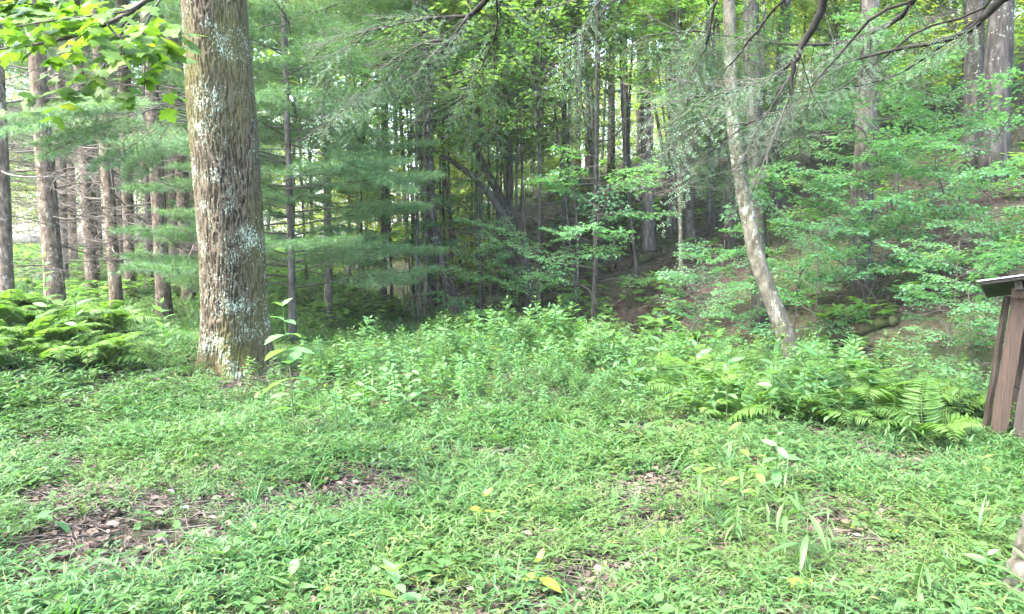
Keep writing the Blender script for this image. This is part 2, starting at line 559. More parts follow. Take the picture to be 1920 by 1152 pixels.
# ------------------------------------------------------------------ scatter of ground cover (geometry nodes)
def scatter(name, label, meshes, pts, rots, scales, pick, cat=None):
    col = bpy.data.collections.new(name + '_kinds')
    for i, me in enumerate(meshes):
        col.objects.link(bpy.data.objects.new('%s_kind_%02d' % (name, i), me))
    me = bpy.data.meshes.new(name)
    n = len(pts)
    me.vertices.add(n)
    me.vertices.foreach_set('co', np.asarray(pts, np.float32).ravel())
    for nm, ty, key, val in (('rot', 'FLOAT_VECTOR', 'vector', rots), ('scl', 'FLOAT', 'value', scales), ('pick', 'INT', 'value', pick)):
        a = me.attributes.new(nm, ty, 'POINT')
        a.data.foreach_set(key, np.asarray(val, np.int32 if ty == 'INT' else np.float32).ravel())
    o = obj(name, me)
    tag(o, label, cat, kind='stuff')
    ng = bpy.data.node_groups.new(name + '_nodes', 'GeometryNodeTree')
    ng.interface.new_socket('Geometry', in_out='INPUT', socket_type='NodeSocketGeometry')
    ng.interface.new_socket('Geometry', in_out='OUTPUT', socket_type='NodeSocketGeometry')
    gi, go = ng.nodes.new('NodeGroupInput'), ng.nodes.new('NodeGroupOutput')
    ci = ng.nodes.new('GeometryNodeCollectionInfo')
    ci.inputs['Collection'].default_value = col
    ci.inputs['Separate Children'].default_value = True
    ci.inputs['Reset Children'].default_value = True
    iop = ng.nodes.new('GeometryNodeInstanceOnPoints')
    iop.inputs['Pick Instance'].default_value = True

    def named(nm, ty):
        a = ng.nodes.new('GeometryNodeInputNamedAttribute')
        a.data_type = ty
        a.inputs[0].default_value = nm
        return a.outputs[0]
    e2r = ng.nodes.new('FunctionNodeEulerToRotation')
    L = ng.links.new
    L(gi.outputs[0], iop.inputs['Points'])
    L(ci.outputs[0], iop.inputs['Instance'])
    L(named('pick', 'INT'), iop.inputs['Instance Index'])
    L(named('rot', 'FLOAT_VECTOR'), e2r.inputs[0])
    L(e2r.outputs[0], iop.inputs['Rotation'])
    L(named('scl', 'FLOAT'), iop.inputs['Scale'])
    L(iop.outputs[0], go.inputs[0])
    md = o.modifiers.new('scatter', 'NODES')
    md.node_group = ng
    return o


FIELD = np.array([(-2.45, 7.75), (-1.4, 6.8), (-0.3, 6.45), (0.7, 7.0), (1.35, 7.2), (1.75, 6.5), (2.4, 6.05), (3.1, 6.1), (3.7, 6.4), (5.2, 8.0), (4.4, 8.8), (3.3, 9.6), (2.2, 10.6), (0.9, 12), (-0.8, 12.2), (-2.1, 10.8), (-2.5, 9.2)])


def in_poly(x, y, poly):
    x, y = np.asarray(x, float), np.asarray(y, float)
    ins = np.zeros(x.shape, bool)
    for (x0, y0), (x1, y1) in zip(poly, np.roll(poly, -1, axis=0)):
        c = ((y0 > y) != (y1 > y)) & (x < (x1 - x0) * (y - y0) / (y1 - y0 + 1e-12) + x0)
        ins ^= c
    return ins


def frustum_points(rng, n, y0, y1, margin=2.4):
    """points spread evenly over the ground inside the view between two distances"""
    y = np.sqrt(rng.random(n) * (y1 ** 2 - y0 ** 2) + y0 ** 2)
    x = (rng.random(n) * 2 - 1) * (0.70 * y + margin)
    return x, y


# clumps
def stilt_clump(seed, ns=16, h=.11, leaf=.044, w=.23):
    rng = np.random.default_rng(seed)
    md = MD()
    T = leaf_blade(w, .04, .25, .3)
    for s in range(ns):
        az = rng.random() * 6.283
        r0 = rng.random() * .07
        out = .05 + rng.random() * .14
        hh = h * (.5 + rng.random() * .8)
        p0 = np.array([math.cos(az) * r0, math.sin(az) * r0, -0.02])
        p1 = p0 + np.array([math.cos(az) * out * .4, math.sin(az) * out * .4, hh * .75])
        p2 = p0 + np.array([math.cos(az) * out, math.sin(az) * out, hh])
        c = curve([p0, p1, p2], 5)
        V, Fc = tube(c, [.0016] * 5, 3, False)
        md.add(V, Fc, 1)
        m = 6
        t = np.linspace(.3, 1, m)
        pos = np.stack([np.interp(t, np.linspace(0, 1, 5), c[:, k]) for k in range(3)], 1)
        a2 = az + np.where(np.arange(m) % 2, 1, -1) * (.9 + .4 * rng.random(m))
        a2[-1] = az
        el = rng.normal(.3, .3, m)
        d = np.stack([np.cos(a2) * np.cos(el), np.sin(a2) * np.cos(el), np.sin(el)], 1)
        up = np.stack([rng.normal(0, .3, m), rng.normal(0, .3, m), np.ones(m)], 1)
        batch(md, T, pos, d, up, leaf * (.6 + .6 * rng.random(m)), 0, np.clip(rng.normal(.5, .2) + rng.normal(0, .12, m), 0, .95))
    return md


M_LONG = leaf_mat('long_plant_leaf', (0.0340, 0.0850, 0.0255), (0.0723, 0.1403, 0.0425), (0.1700, 0.1700, 0.0510))


def herb_clump(seed, ns=9, leaf=.045, h=.07, mat_shape=.85):
    rng = np.random.default_rng(seed)
    md = MD()
    T = leaf_blade(mat_shape, .05, .12, .3)
    for s in range(ns):
        az = rng.random() * 6.283
        rr = .02 + rng.random() * .12
        tip = np.array([math.cos(az) * rr, math.sin(az) * rr, h * (.4 + .8 * rng.random())])
        V, Fc = tube([(tip[0] * .3, tip[1] * .3, -.02), tip * (.8, .8, .7), tip], [.0014] * 3, 3, False)
        md.add(V, Fc, 1)
        k = rng.integers(1, 4)
        a2 = az + (np.arange(k) - (k - 1) / 2) * 1.3
        d = np.stack([np.cos(a2), np.sin(a2), rng.normal(.1, .2, k)], 1)
        up = np.stack([rng.normal(0, .25, k), rng.normal(0, .25, k), np.ones(k)], 1)
        batch(md, T, np.repeat(tip[None], k, 0), d, up, leaf * (.7 + .6 * rng.random(k)), 0, np.clip(rng.normal(.5, .2, k), 0, .97))
    return md


def grass_tuft(seed, n=14, L=.16):
    rng = np.random.default_rng(seed)
    md = MD()
    T = leaf_blade(.045, .004, .35)
    az = rng.random(n) * 6.283
    el = rng.normal(1.0, .25, n)
    d = np.stack([np.cos(az) * np.cos(el), np.sin(az) * np.cos(el), np.sin(el)], 1)
    pos = np.stack([rng.normal(0, .02, n), rng.normal(0, .02, n), np.full(n, -.01)], 1)
    up = np.stack([-np.cos(az), -np.sin(az), np.ones(n) * .6], 1)
    batch(md, T, pos, d, up, L * (.5 + .8 * rng.random(n)), 0, np.clip(rng.normal(.55, .25, n), 0, 1))
    return md


def dead_leaves(seed, n=7):
    rng = np.random.default_rng(seed)
    md = MD()
    T = leaf_blade(.55, .12, -.12)
    az = rng.random(n) * 6.283
    d = np.stack([np.cos(az), np.sin(az), rng.normal(0, .2, n)], 1)
    up = np.stack([rng.normal(0, .35, n), rng.normal(0, .35, n), np.ones(n)], 1)
    pos = np.stack([rng.normal(0, .09, n), rng.normal(0, .09, n), .004 + rng.random(n) * .014], 1)
    batch(md, T, pos, d, up, (.022 + .036 * rng.random(n)), 0, rng.random(n) ** 1.8)
    for k in range(2):
        a = rng.random() * 6.283
        l = .06 + rng.random() * .12
        c = rng.normal(0, .08, 2)
        V, Fc = tube([(c[0] - math.cos(a) * l, c[1] - math.sin(a) * l, .006), (c[0], c[1], .014), (c[0] + math.cos(a + .2) * l, c[1] + math.sin(a + .2) * l, .008)], [.002, .0025, .001], 3, False)
        md.add(V, Fc, 1)
    return md


stilt_ms = [stilt_clump(100 + i).mesh('low_grass_clump', [(M_STILT, M_STILT_B)[i // 3], M_STEM]) for i in range(6)]
stilt_fine = [stilt_clump(120 + i, 18, .09, .036, .2).mesh('fine_grass_clump', [M_STILT_C, M_STEM]) for i in range(3)]
herb_ms = [herb_clump(140 + i).mesh('round_herb_clump', [M_HERB, M_STEM]) for i in range(3)] + [herb_clump(150, 7, .052, .09, .6).mesh('broad_herb_clump', [M_HERB, M_STEM])]
tuft_ms = [grass_tuft(160 + i).mesh('grass_tuft', [M_STILT_B]) for i in range(2)]
dead_ms = [dead_leaves(170 + i).mesh('dead_leaf_litter', [M_DEAD, M_PALETWIG]) for i in range(5)]

BARE = [(-1.15, 2.9, .25), (-1.9, 3.35, .2), (-2.2, 4.3, .3), (1.05, 2.95, .25), (0.25, 6.9, .5), (1.0, 6.1, .5), (1.7, 5.1, .35), (2.2, 4.3, .4), (-1.5, 2.7, .25), (-0.6, 2.75, .2), (-3.0, 4.6, .25), (2.6, 4.9, .35), (1.0, 2.75, .3)]


_rb = np.random.default_rng(8)
for _i in range(46):
    _y = _rb.uniform(2.7, 6.5)
    BARE.append((_rb.uniform(-.70, .05) * _y, _y, _rb.uniform(.10, .26)))
for _i in range(24):
    _y = _rb.uniform(3.2, 6.6)
    BARE.append((_rb.uniform(.1, .66) * _y, _y, _rb.uniform(.10, .28)))
BARE += [(OAK[0] + .1, OAK[1] - .5, .5), (OAK[0] + .6, OAK[1] - .2, .35)]


def cover_density(x, y):
    d = 0.35 + 0.9 * vnoise(x * 1.3 + 5, y * 1.3 + 60) + 0.35 * (vnoise(x * 3.7, y * 3.7 + 20) - .5)
    d = d - 0.25 * sstep(-0.8, -3.0, x) * sstep(4.9, 3.2, y)
    hole = np.zeros_like(d)
    for bx, by, br in BARE:
        hole = np.maximum(hole, (.85 if br < .29 else .5) * np.exp(-((x - bx) ** 2 + (y - by) ** 2) / br ** 2))
    d = d - hole
    return d


rng = np.random.default_rng(11)
px, py, pk, ps, pr = [], [], [], [], []


def add_cover(n, y0, y1, kinds, smin, smax, dens, margin=2.4):
    x, y = frustum_points(rng, n, y0, y1, margin)
    keep = rng.random(n) < dens(x, y)
    x, y = x[keep], y[keep]
    px.append(x)
    py.append(y)
    k = rng.choice(kinds, len(x))
    zone = vnoise(x * .8 + 70, y * .8 + 15) + rng.normal(0, .16, len(x))
    low = k < 9
    k = np.where(low & (zone < .42), 3 + k % 3, np.where(low & (zone > .64), 6 + k % 3, np.where(low, k % 3, k)))
    pk.append(k)
    ps.append((smin + (smax - smin) * rng.random(len(x))) * (.7 + .6 * vnoise(x * 1.1 + 22, y * 1.1 + 90)))


all_ms = stilt_ms + stilt_fine + herb_ms + tuft_ms   # 0-5 stilt, 6-8 fine, 9-12 herb, 13-14 tuft
nofield = lambda x, y: cover_density(x, y) * np.where(in_poly(x, y, FIELD), .25, 1) * np.where(hill_s(x, y) > -0.8, 0, 1)
add_cover(8200, 1.2, 6.5, [0, 1, 2, 3, 4, 5, 0, 1, 6, 6, 7, 8], .65, 1.3, nofield)
add_cover(2300, 1.2, 6.5, [9, 10, 11, 12, 9, 10, 13], .8, 1.4, lambda x, y: np.clip(nofield(x, y), .22, 1) * .85)
add_cover(9800, 6.2, 12, [0, 1, 2, 3, 6, 7, 8, 6, 7], .8, 1.5, nofield)
add_cover(900, 6.5, 13, [9, 10, 11, 12, 13, 14], 1.0, 1.6, nofield)
add_cover(7800, 12, 26, [0, 2, 4, 13, 14], 1.4, 2.4, lambda x, y: (.3 + .7 * vnoise(x * .5, y * .5)) * np.where(hill_s(x, y) > -1.2, 0, 1))
x, y, k, s = map(np.concatenate, (px, py, pk, ps))
n = len(x)
oakd = np.hypot(x - OAK[0], y - OAK[1])
kp = oakd > .5
x, y, k, s = x[kp], y[kp], k[kp], s[kp]
n = len(x)
scatter('ground_cover', 'dense low green grass and herbs over the clearing floor', all_ms, np.stack([x, y, H(x, y)], 1),
        np.stack([rng.normal(0, .12, n), rng.normal(0, .12, n), rng.random(n) * 6.283], 1), s, k)

x, y = frustum_points(rng, 13000, 1.2, 9)
x2, y2 = rng.uniform(-8, 34, 22000), rng.uniform(8, 42, 22000)
kp = hill_s(x2, y2) > -1.5
x, y = np.concatenate([x, x2[kp]]), np.concatenate([y, y2[kp]])
n = len(x)
scatter('leaf_litter', 'brown dead leaves and twigs lying on the ground', dead_ms, np.stack([x, y, H(x, y) + .004], 1),
        np.stack([rng.normal(0, .1, n), rng.normal(0, .1, n), rng.random(n) * 6.283], 1), np.where(y > 9, 1.6, 1.0) * (.8 + .5 * rng.random(n)), rng.integers(0, 5, n))

# ------------------------------------------------------------------ big oak trunk
def big_trunk():
    na, nz = 400, 860
    Yd = OAK[1]
    top, bot = P(402, -40, Yd), P(441, 700, Yd)
    base = np.array([bot[0], Yd, float(H(*OAK)) - 0.25])
    zt = 9.0
    zz = np.linspace(0, 1, nz)
    zvis = 5.2
    z = np.where(zz < .92, zz / .92 * zvis, zvis + (zz - .92) / .08 * (zt - zvis))
    slope = (top[0] - bot[0]) / (top[2] - bot[2])
    cx = slope * (z - 0.25) + 0.025 * np.sin(z * 1.1) * sstep(0, 1, z)
    r0 = 0.335 - 0.006 * z + 0.13 * np.exp(-z / 0.28) + 0.02 * np.exp(-((z - 2.9) / .8) ** 2)
    th = np.linspace(0, 2 * math.pi, na, endpoint=False)
    TH, ZZ = np.meshgrid(th, z)
    u = TH / (2 * math.pi)
    wx = 140
    warpx = 2.4 * (vnoise(u * 12 + 3, ZZ * 2.2, 12) - .5) + 1.0 * (vnoise(u * 36, ZZ * 9 + 40, 36) - .5)
    n1 = vnoise(u * wx + warpx, ZZ * 9.5 + vnoise(u * 60, ZZ * 4, 60) * 1.6, wx)
    n2 = vnoise(u * 2 * wx + warpx * 2, ZZ * 24 + 80, 2 * wx)
    n3 = vnoise(u * 150, ZZ * 70, 150)
    ridge = 1 - np.abs(2 * n1 - 1)
    plate = sstep(.35, .85, ridge)
    h = .50 * plate + .30 * n2 + .20 * n3
    lobes = 0.02 * np.sin(3 * TH + .6) + 0.012 * np.sin(5 * TH + 2 + ZZ * .4)
    flare = np.exp(-ZZ / .34) * (.085 * np.sin(5 * TH + .9) + .05 * np.sin(8 * TH + 1)) + .10 * np.exp(-ZZ / .3) * np.exp(-((TH - 5.6) / .35) ** 2)
    rr = r0[:, None] + lobes + flare + (h - .5) * .023
    V = np.stack([cx[:, None] + rr * np.cos(TH), rr * np.sin(TH), ZZ], -1).reshape(-1, 3)
    ii = np.arange(na * nz).reshape(nz, na)
    a, b, c, d = ii[:-1], np.roll(ii, -1, 1)[:-1], np.roll(ii, -1, 1)[1:], ii[1:]
    qq = np.stack([a, b, c, d], -1).reshape(-1, 4)
    md = MD().add(V, np.concatenate([qq[:, [0, 1, 2]], qq[:, [0, 2, 3]]]), 0, h.ravel())
    return md, base, cx[-1], zt


md, base, topx, topz = big_trunk()
oak = thing('broad_tree', 'thick lichen spotted tree trunk standing at the clearing edge', 'tree', base)
obj('trunk', md.mesh('oak_trunk', M_OAK), oak)


# ------------------------------------------------------------------ branches with leaves
def leafy_branch(seed, L=1.6, nt=12, leaf=.09, per=9, T=None, rise=.25, spread=.55, tilt=.25, flat=.12, twig_r=.006):
    rng = np.random.default_rng(seed)
    md = MD()
    t = np.linspace(0, 1, 7)
    ax = np.stack([.08 * L * np.sin(t * 3 + rng.random() * 6), t * L, rise * L * t - .35 * rise * L * t * t + .02 * L * rng.normal(0, 1, 7) * t], 1)
    V, Fc = tube(ax, np.linspace(twig_r * 2, twig_r * .5, 7), 4, False)
    md.add(V, Fc, 1)
    if T is None:
        T = leaf_small(.55)
    for i in range(nt):
        f = .18 + .82 * (i + rng.random() * .5) / nt
        p = np.array([np.interp(f, t, ax[:, k]) for k in range(3)])
        side = 1 if i % 2 else -1
        ang = side * (.55 + .5 * rng.random())
        tl = L * spread * (1.15 - f) * (.6 + .6 * rng.random()) + .12
        dv = np.array([math.sin(ang), math.cos(ang), rng.normal(.05, .18)])
        e = p + dv * tl + np.array([0, 0, -.10 * tl])
        V, Fc = tube([p, (p + e) / 2 + (0, 0, .03 * tl), e], [twig_r * .6, twig_r * .4, twig_r * .2], 3, False)
        md.add(V, Fc, 1)
        m = max(3, int(per * (.5 + tl / (L * spread))))
        q = .12 + .88 * (np.arange(m) + rng.random(m) * .6) / m
        pos = p + q[:, None] * (e - p) + rng.normal(0, 1, (m, 3)) * (.25 * leaf, .25 * leaf, flat * .5)
        sg = np.where(np.arange(m) % 2, 1, -1)
        a2 = ang + sg * (.7 + .5 * rng.random(m))
        d = np.stack([np.sin(a2), np.cos(a2), rng.normal(-.12, .3, m)], 1)
        up = np.stack([rng.normal(0, tilt, m), rng.normal(0, tilt, m), np.ones(m)], 1)
        batch(md, T, pos, d, up, leaf * (.65 + .6 * rng.random(m)), 0, np.clip(rng.normal(.45, .22, m), 0, 1))
    return md.arrays()


def build_crown(seed, sprays, height, radius, nb, z0=0.0, shape='oval', scale=(.8, 1.25), down=0.0):
    """many leafy branches spread along a stem"""
    rng = np.random.default_rng(seed)
    md = MD()
    for i in range(nb):
        f = (i + rng.random()) / nb
        z = z0 + f * height
        if shape == 'oval':
            rad = radius * math.sqrt(max(.08, 1 - (2 * f - .9) ** 2))
        else:
            rad = radius * (1.05 - .85 * f)
        az = i * 2.4 + rng.normal(0, .5)
        L = 1.6
        sc = rng.uniform(*scale)
        start = max(0., rad - L * sc) * rng.random() ** .5
        pit = rng.normal(.10 - down, .22)
        d = np.array([math.cos(az), math.sin(az), math.tan(pit)])
        Rm = frame(d, (rng.normal(0, .2), rng.normal(0, .2), 1))
        loc = np.array([math.cos(az) * start, math.sin(az) * start, z + start * .25])
        md.put(sprays[rng.integers(len(sprays))], Rm, loc, sc, rng.normal(0, .12))
        if start > .3:
            V, Fc = tube([(0, 0, z - .3), loc * (.5, .5, 1) - (0, 0, .1), loc], [.03, .02, .012], 4, False)
            md.add(V, Fc, 1)
    return md


spr_mid = [leafy_branch(200 + i, leaf=.105, per=10, nt=13) for i in range(4)]
spr_far = [leafy_branch(210 + i, leaf=.14, per=6, nt=11, T=leaf_small(.65), tilt=.5, flat=.3) for i in range(3)]
spr_mint = [leafy_branch(220 + i, leaf=.105, per=12, nt=14, T=leaf_small(.62, .1, .15), tilt=.18, flat=.06, rise=.12) for i in range(4)]

crown_mid = [build_crown(230 + i, spr_mid, 9.5, 3.2, 46).mesh('leaf_crown', [M_CANOPY, M_TWIG]) for i in range(4)]
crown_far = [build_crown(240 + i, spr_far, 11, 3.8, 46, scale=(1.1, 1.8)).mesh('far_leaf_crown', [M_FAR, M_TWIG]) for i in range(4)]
crown_sap = [build_crown(250 + i, spr_mint, 2.7, 1.5, 17, .7, scale=(.55, .95), shape='cone').mesh('sapling_crown', [M_MINT, M_TWIG]) for i in range(4)]
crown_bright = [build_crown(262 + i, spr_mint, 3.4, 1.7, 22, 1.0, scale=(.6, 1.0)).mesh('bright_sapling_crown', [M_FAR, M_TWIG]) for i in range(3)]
crown_leafy = [build_crown(270 + i, spr_mid, 3.6, 2.0, 34, .8, scale=(.7, 1.1)).mesh('young_tree_crown', [M_CANOPY, M_TWIG]) for i in range(3)]
crown_glow = [build_crown(275 + i, spr_mid, 3.6, 2.0, 30, .8, scale=(.7, 1.1)).mesh('backlit_tone_crown', [M_FAR, M_TWIG]) for i in range(3)]  # same sprays as the young trees, backlight put into the leaf colour
crown_green = [build_crown(256 + i, spr_mint, 3.4, 1.7, 22, 1.0, scale=(.6, 1.0)).mesh('green_sapling_crown', [M_CANOPY, M_TWIG]) for i in range(3)]


# pine boughs
def pine_bough(seed, L=2.2, nt=18, needle=.105, nn=26, dead=False, wid=.06):
    rng = np.random.default_rng(seed)
    md = MD()
    t = np.linspace(0, 1, 8)
    ax = np.stack([.06 * L * np.sin(t * 3 + rng.random() * 6), t * L, .10 * L * t - .05 * L * t * t], 1)
    V, Fc = tube(ax, np.linspace(.014, .003, 8), 4, False)
    md.add(V, Fc, 1)
    T = (np.array([(-wid / 2, 0, 0), (wid / 2, 0, 0), (0, 1, -.12)]), np.array([(0, 1, 2)]))
    tips = []
    for i in range(nt):
        f = .2 + .8 * (i + .5) / nt
        p = np.array([np.interp(f, t, ax[:, k]) for k in range(3)])
        ang = (1 if i % 2 else -1) * (.6 + .35 * rng.random())
        tl = L * .36 * (1.15 - f) + .12
        e = p + tl * np.array([math.sin(ang), math.cos(ang), rng.normal(.02, .12)])
        V, Fc = tube([p, e], [.004, .0015], 3, False)
        md.add(V, Fc, 1)
        k = max(2, int(tl / .085))
        for j in range(k):
            tips.append((p + (e - p) * (j + .8) / k, (e - p) / tl))
        for sd in (-1, 1):
            if tl > .3:
                b = p + (e - p) * .5
                dd = np.array([math.sin(ang + sd * .7), math.cos(ang + sd * .7), rng.normal(0, .12)])
                for j in range(3):
                    tips.append((b + dd * tl * .14 * (j + 1), dd))
    tips.append((ax[-1], np.array([0, 1, 0.])))
    pos = np.repeat([q[0] for q in tips], nn, 0)
    ax0 = np.repeat([q[1] for q in tips], nn, 0)
    n = len(pos)
    d = nrm(nrm(ax0) * .75 + rng.normal(0, .55, (n, 3)) + (0, 0, -.05))
    up = rng.normal(0, .6, (n, 3)) + (0, 0, 1)
    tv = np.repeat(np.clip(rng.normal(.5, .2, len(tips)), 0, 1), nn)
    batch(md, T, pos, d, up, needle * (.7 + .5 * rng.random(n)), 0, tv)
    return md


bough_ms = [pine_bough(300 + i).mesh('pine_bough', [M_PINE, M_TWIG]) for i in range(4)]


def dead_branch(seed, L=1.8):
    rng = np.random.default_rng(seed)
    md = MD()
    t = np.linspace(0, 1, 8)
    ax = np.stack([.10 * L * np.sin(t * 4 + rng.random() * 6) * t, t * L, -.12 * L * t + .22 * L * t * t * rng.uniform(-.6, 1.2)], 1)
    V, Fc = tube(ax, np.linspace(.013, .003, 8), 4, False)
    md.add(V, Fc, 0)
    for i in range(11):
        f = .2 + .8 * rng.random()
        p = np.array([np.interp(f, t, ax[:, k]) for k in range(3)])
        ang = rng.choice([-1, 1]) * (.4 + .6 * rng.random())
        tl = L * .42 * (1.2 - f) * (.5 + rng.random())
        dv = np.array([math.sin(ang), math.cos(ang), rng.normal(-.05, .3)])
        e = p + dv * tl
        mid = (p + e) / 2 + rng.normal(0, .05, 3) * tl
        V, Fc = tube([p, mid, e], [.005, .0035, .0018], 3, False)
        md.add(V, Fc, 0)
        for j in range(3):
            b = p + (e - p) * (.35 + .5 * rng.random())
            a3 = ang + rng.normal(0, .8)
            V, Fc = tube([b, b + np.array([math.sin(a3), math.cos(a3), rng.normal(0, .4)]) * tl * .4], [.0026, .0013], 3, False)
            md.add(V, Fc, 0)
    return md


dead_dark = [dead_branch(340 + i).mesh('thin_dark_branch', [M_TWIG]) for i in range(3)]
dead_brs = [dead_branch(320 + i).mesh('dead_branch', [M_PALETWIG]) for i in range(5)]


# ------------------------------------------------------------------ where things stand, in words
ZONES = [(120, 'near the pale mottled pine'), (260, 'near the reddish grey pine'), (440, 'behind the big lichen spotted trunk'), (600, 'behind the feathery pale pine'), (700, 'beside the darker feathery pine'), (780, 'near the slim grey trunk'), (860, 'behind the tall grey trunk'), (960, 'behind the bent tree'), (1060, 'right of the bent tree'), (1180, 'in the bright crest gap'), (1260, 'behind the broad hillside trunks'), (1350, 'left of the pale leaning tree'), (1450, 'behind the pale leaning tree'), (1560, 'right of the pale leaning tree'), (1680, 'above the slope shrubs'), (1800, 'left of the dark corner trunks'), (9999, 'by the dark corner trunks')]


def zone(px, Y, near=24, far=32):
    w = next(t for lim, t in ZONES if px < lim)
    return w, ('nearer ' if Y < near else 'distant ' if Y > far else '')


# ------------------------------------------------------------------ trunks
def trunk_mesh(rng, ctrl, r0, r1, mat, k=10, n=22, flare=.35, wob=.012, name='trunk'):
    c = curve(ctrl, n)
    L = np.linalg.norm(c[-1] - c[0])
    c[:, 0] += np.cumsum(rng.normal(0, wob, n)) * .3
    c[:, 1] += np.cumsum(rng.normal(0, wob, n)) * .3
    t = np.linspace(0, 1, n)
    rad = r0 + (r1 - r0) * t
    rad = rad * (1 + flare * np.exp(-t * L / .35)) * (1 + rng.normal(0, .025, n))
    V, Fc = tube(c, rad, k)
    V[:n * k] += rng.normal(0, .018, (n * k, 3)) * np.repeat(rad, k)[:, None]
    return MD().add(V, Fc, 0).mesh(name, mat)


def line_tree(px1, py1, px0, Y, w, ztop=13.0, ylean=0.0):
    """foot and top of a trunk whose axis passes two sight lines at depth Y"""
    a, b = P(px1, py1, Y), P(px0, 0, Y)
    sx = (b[0] - a[0]) / (b[2] - a[2])
    for _ in range(4):
        z = float(H(a[0], Y))
        foot = np.array([a[0] + sx * (z - a[2]), Y, z])
    top = np.array([foot[0] + sx * (ztop - foot[2]), Y + ylean, ztop])
    return foot, top, w * Y / F / 2


def tree(name, label, cat, foot, ctrl, r0, r1, bark, rng, group=None, crown=None, crown_z=4.0, crown_s=1.0, boughs=0, deads=0, k=10, dead_z=(1.0, 5.2), bough_z=(1, 7), bough_s=(.8, 1.2)):
    t = thing(name, label, cat, foot, 0, group)
    foot = np.asarray(foot, float)
    loc = np.asarray(ctrl, float) - foot
    loc[0] = loc[0] - (0, 0, .15)
    obj('trunk', trunk_mesh(rng, loc, r0, r1, bark, k), t)
    zs = loc[:, 2]

    def at(z):
        return np.array([np.interp(z, zs, loc[:, 0]), np.interp(z, zs, loc[:, 1]), z])
    if crown is not None:
        obj('crown', crown, t, m4(at(crown_z), rz(rng.random() * 6.283), crown_s))
    for i in range(boughs):
        z = bough_z[0] + (bough_z[1] - bough_z[0]) * (i + rng.random() * .7) / boughs
        az = i * 2.4 + rng.normal(0, .4)
        d = np.array([math.cos(az), math.sin(az), rng.normal(.02, .12)])
        obj('bough', bough_ms[rng.integers(4)], t, m4(at(z), frame(d), rng.uniform(*bough_s) * (1.1 - .25 * i / boughs)))
    for i in range(deads):
        z = dead_z[0] + (dead_z[1] - dead_z[0]) * rng.random()
        az = rng.random() * 6.283
        d = np.array([math.cos(az), math.sin(az) * .8 - .2, rng.normal(0, .15)])
        obj('dead_branch', dead_brs[rng.integers(5)], t, m4(at(z), frame(d, (rng.normal(0, .6), 0, 1)), rng.uniform(.7, 1.5)))
    return t


rng = np.random.default_rng(21)
PINES = [  # px, py, px at top, depth, width px, dead branches, label
    (8, 500, -14, 11.0, 31, 14, 'grey pine trunk cut by the left frame edge above the ferns'),
    (98, 480, 62, 12.5, 35, 26, 'pale mottled pine trunk rising straight out of the fern bank'),
    (170, 500, 140, 17, 20, 22, 'slim grey pine trunk right of the pale mottled pine'),
    (216, 520, 180, 14.5, 22, 24, 'reddish grey pine trunk with broken branch stubs midway along the pine row'),
    (243, 520, 225, 18, 18, 20, 'shaded pine trunk close behind the reddish grey one'),
    (306, 540, 276, 14, 28, 22, 'stout light barked pine trunk with a dark branch collar, left of the big tree'),
    (352, 520, 318, 17, 23, 18, 'brown pine trunk half behind the big lichen spotted tree'),
]
for px1, py1, px0, Y, w, nd_, lab in PINES:
    foot, top, r = line_tree(px1, py1, px0, Y, w, 14)
    tree('pine_tree', lab, 'tree', foot, [foot, (foot + top) / 2, top], r, r * .6, M_PINEBARK, rng, 'pine trees in the grove on the left', deads=nd_, boughs=9, bough_z=(6.5, 12), bough_s=(1.0, 1.4))
for i in range(36):
    px1, Y = rng.uniform(-80, 420), rng.uniform(18, 40)
    foot, top, r = line_tree(px1, 500, px1 - rng.uniform(0, 25), Y, rng.uniform(12, 21), 15)
    zw, za = zone(px1, Y, 25, 33)
    tree('pine_tree', za + 'thin pine trunk deep in the shaded grove ' + zw, 'tree', foot, [foot, (foot + top) / 2, top], r, r * .6, M_HAZEBARK if i % 2 else M_PINEBARK, rng, 'thin pine trunks deep in the grove', deads=13, boughs=6, bough_z=(4, 11), k=7, dead_z=(.8, 6.5), bough_s=(1.2, 1.8))

# white pines with low boughs right of the big trunk
WP = [
    (545, 480, 530, 12.5, 14, 72, (1.0, 6.5), 'young pine with feathery pale boughs just right of the big trunk'),
    (615, 480, 608, 16, 16, 36, (.9, 8.5), 'darker feathery pine behind the pale boughs'),
    (470, 480, 465, 17, 22, 40, (1.5, 10), 'feathery pine mostly hidden behind the big trunk'),
]
for px1, py1, px0, Y, w, nb, bz, lab in WP:
    foot, top, r = line_tree(px1, py1, px0, Y, w, 12)
    tree('white_pine', lab, 'tree', foot, [foot, (foot + top) / 2, top], r, r * .4, M_HAZEBARK, rng, None, boughs=nb, bough_z=bz, bough_s=(.75, 1.15), deads=4)

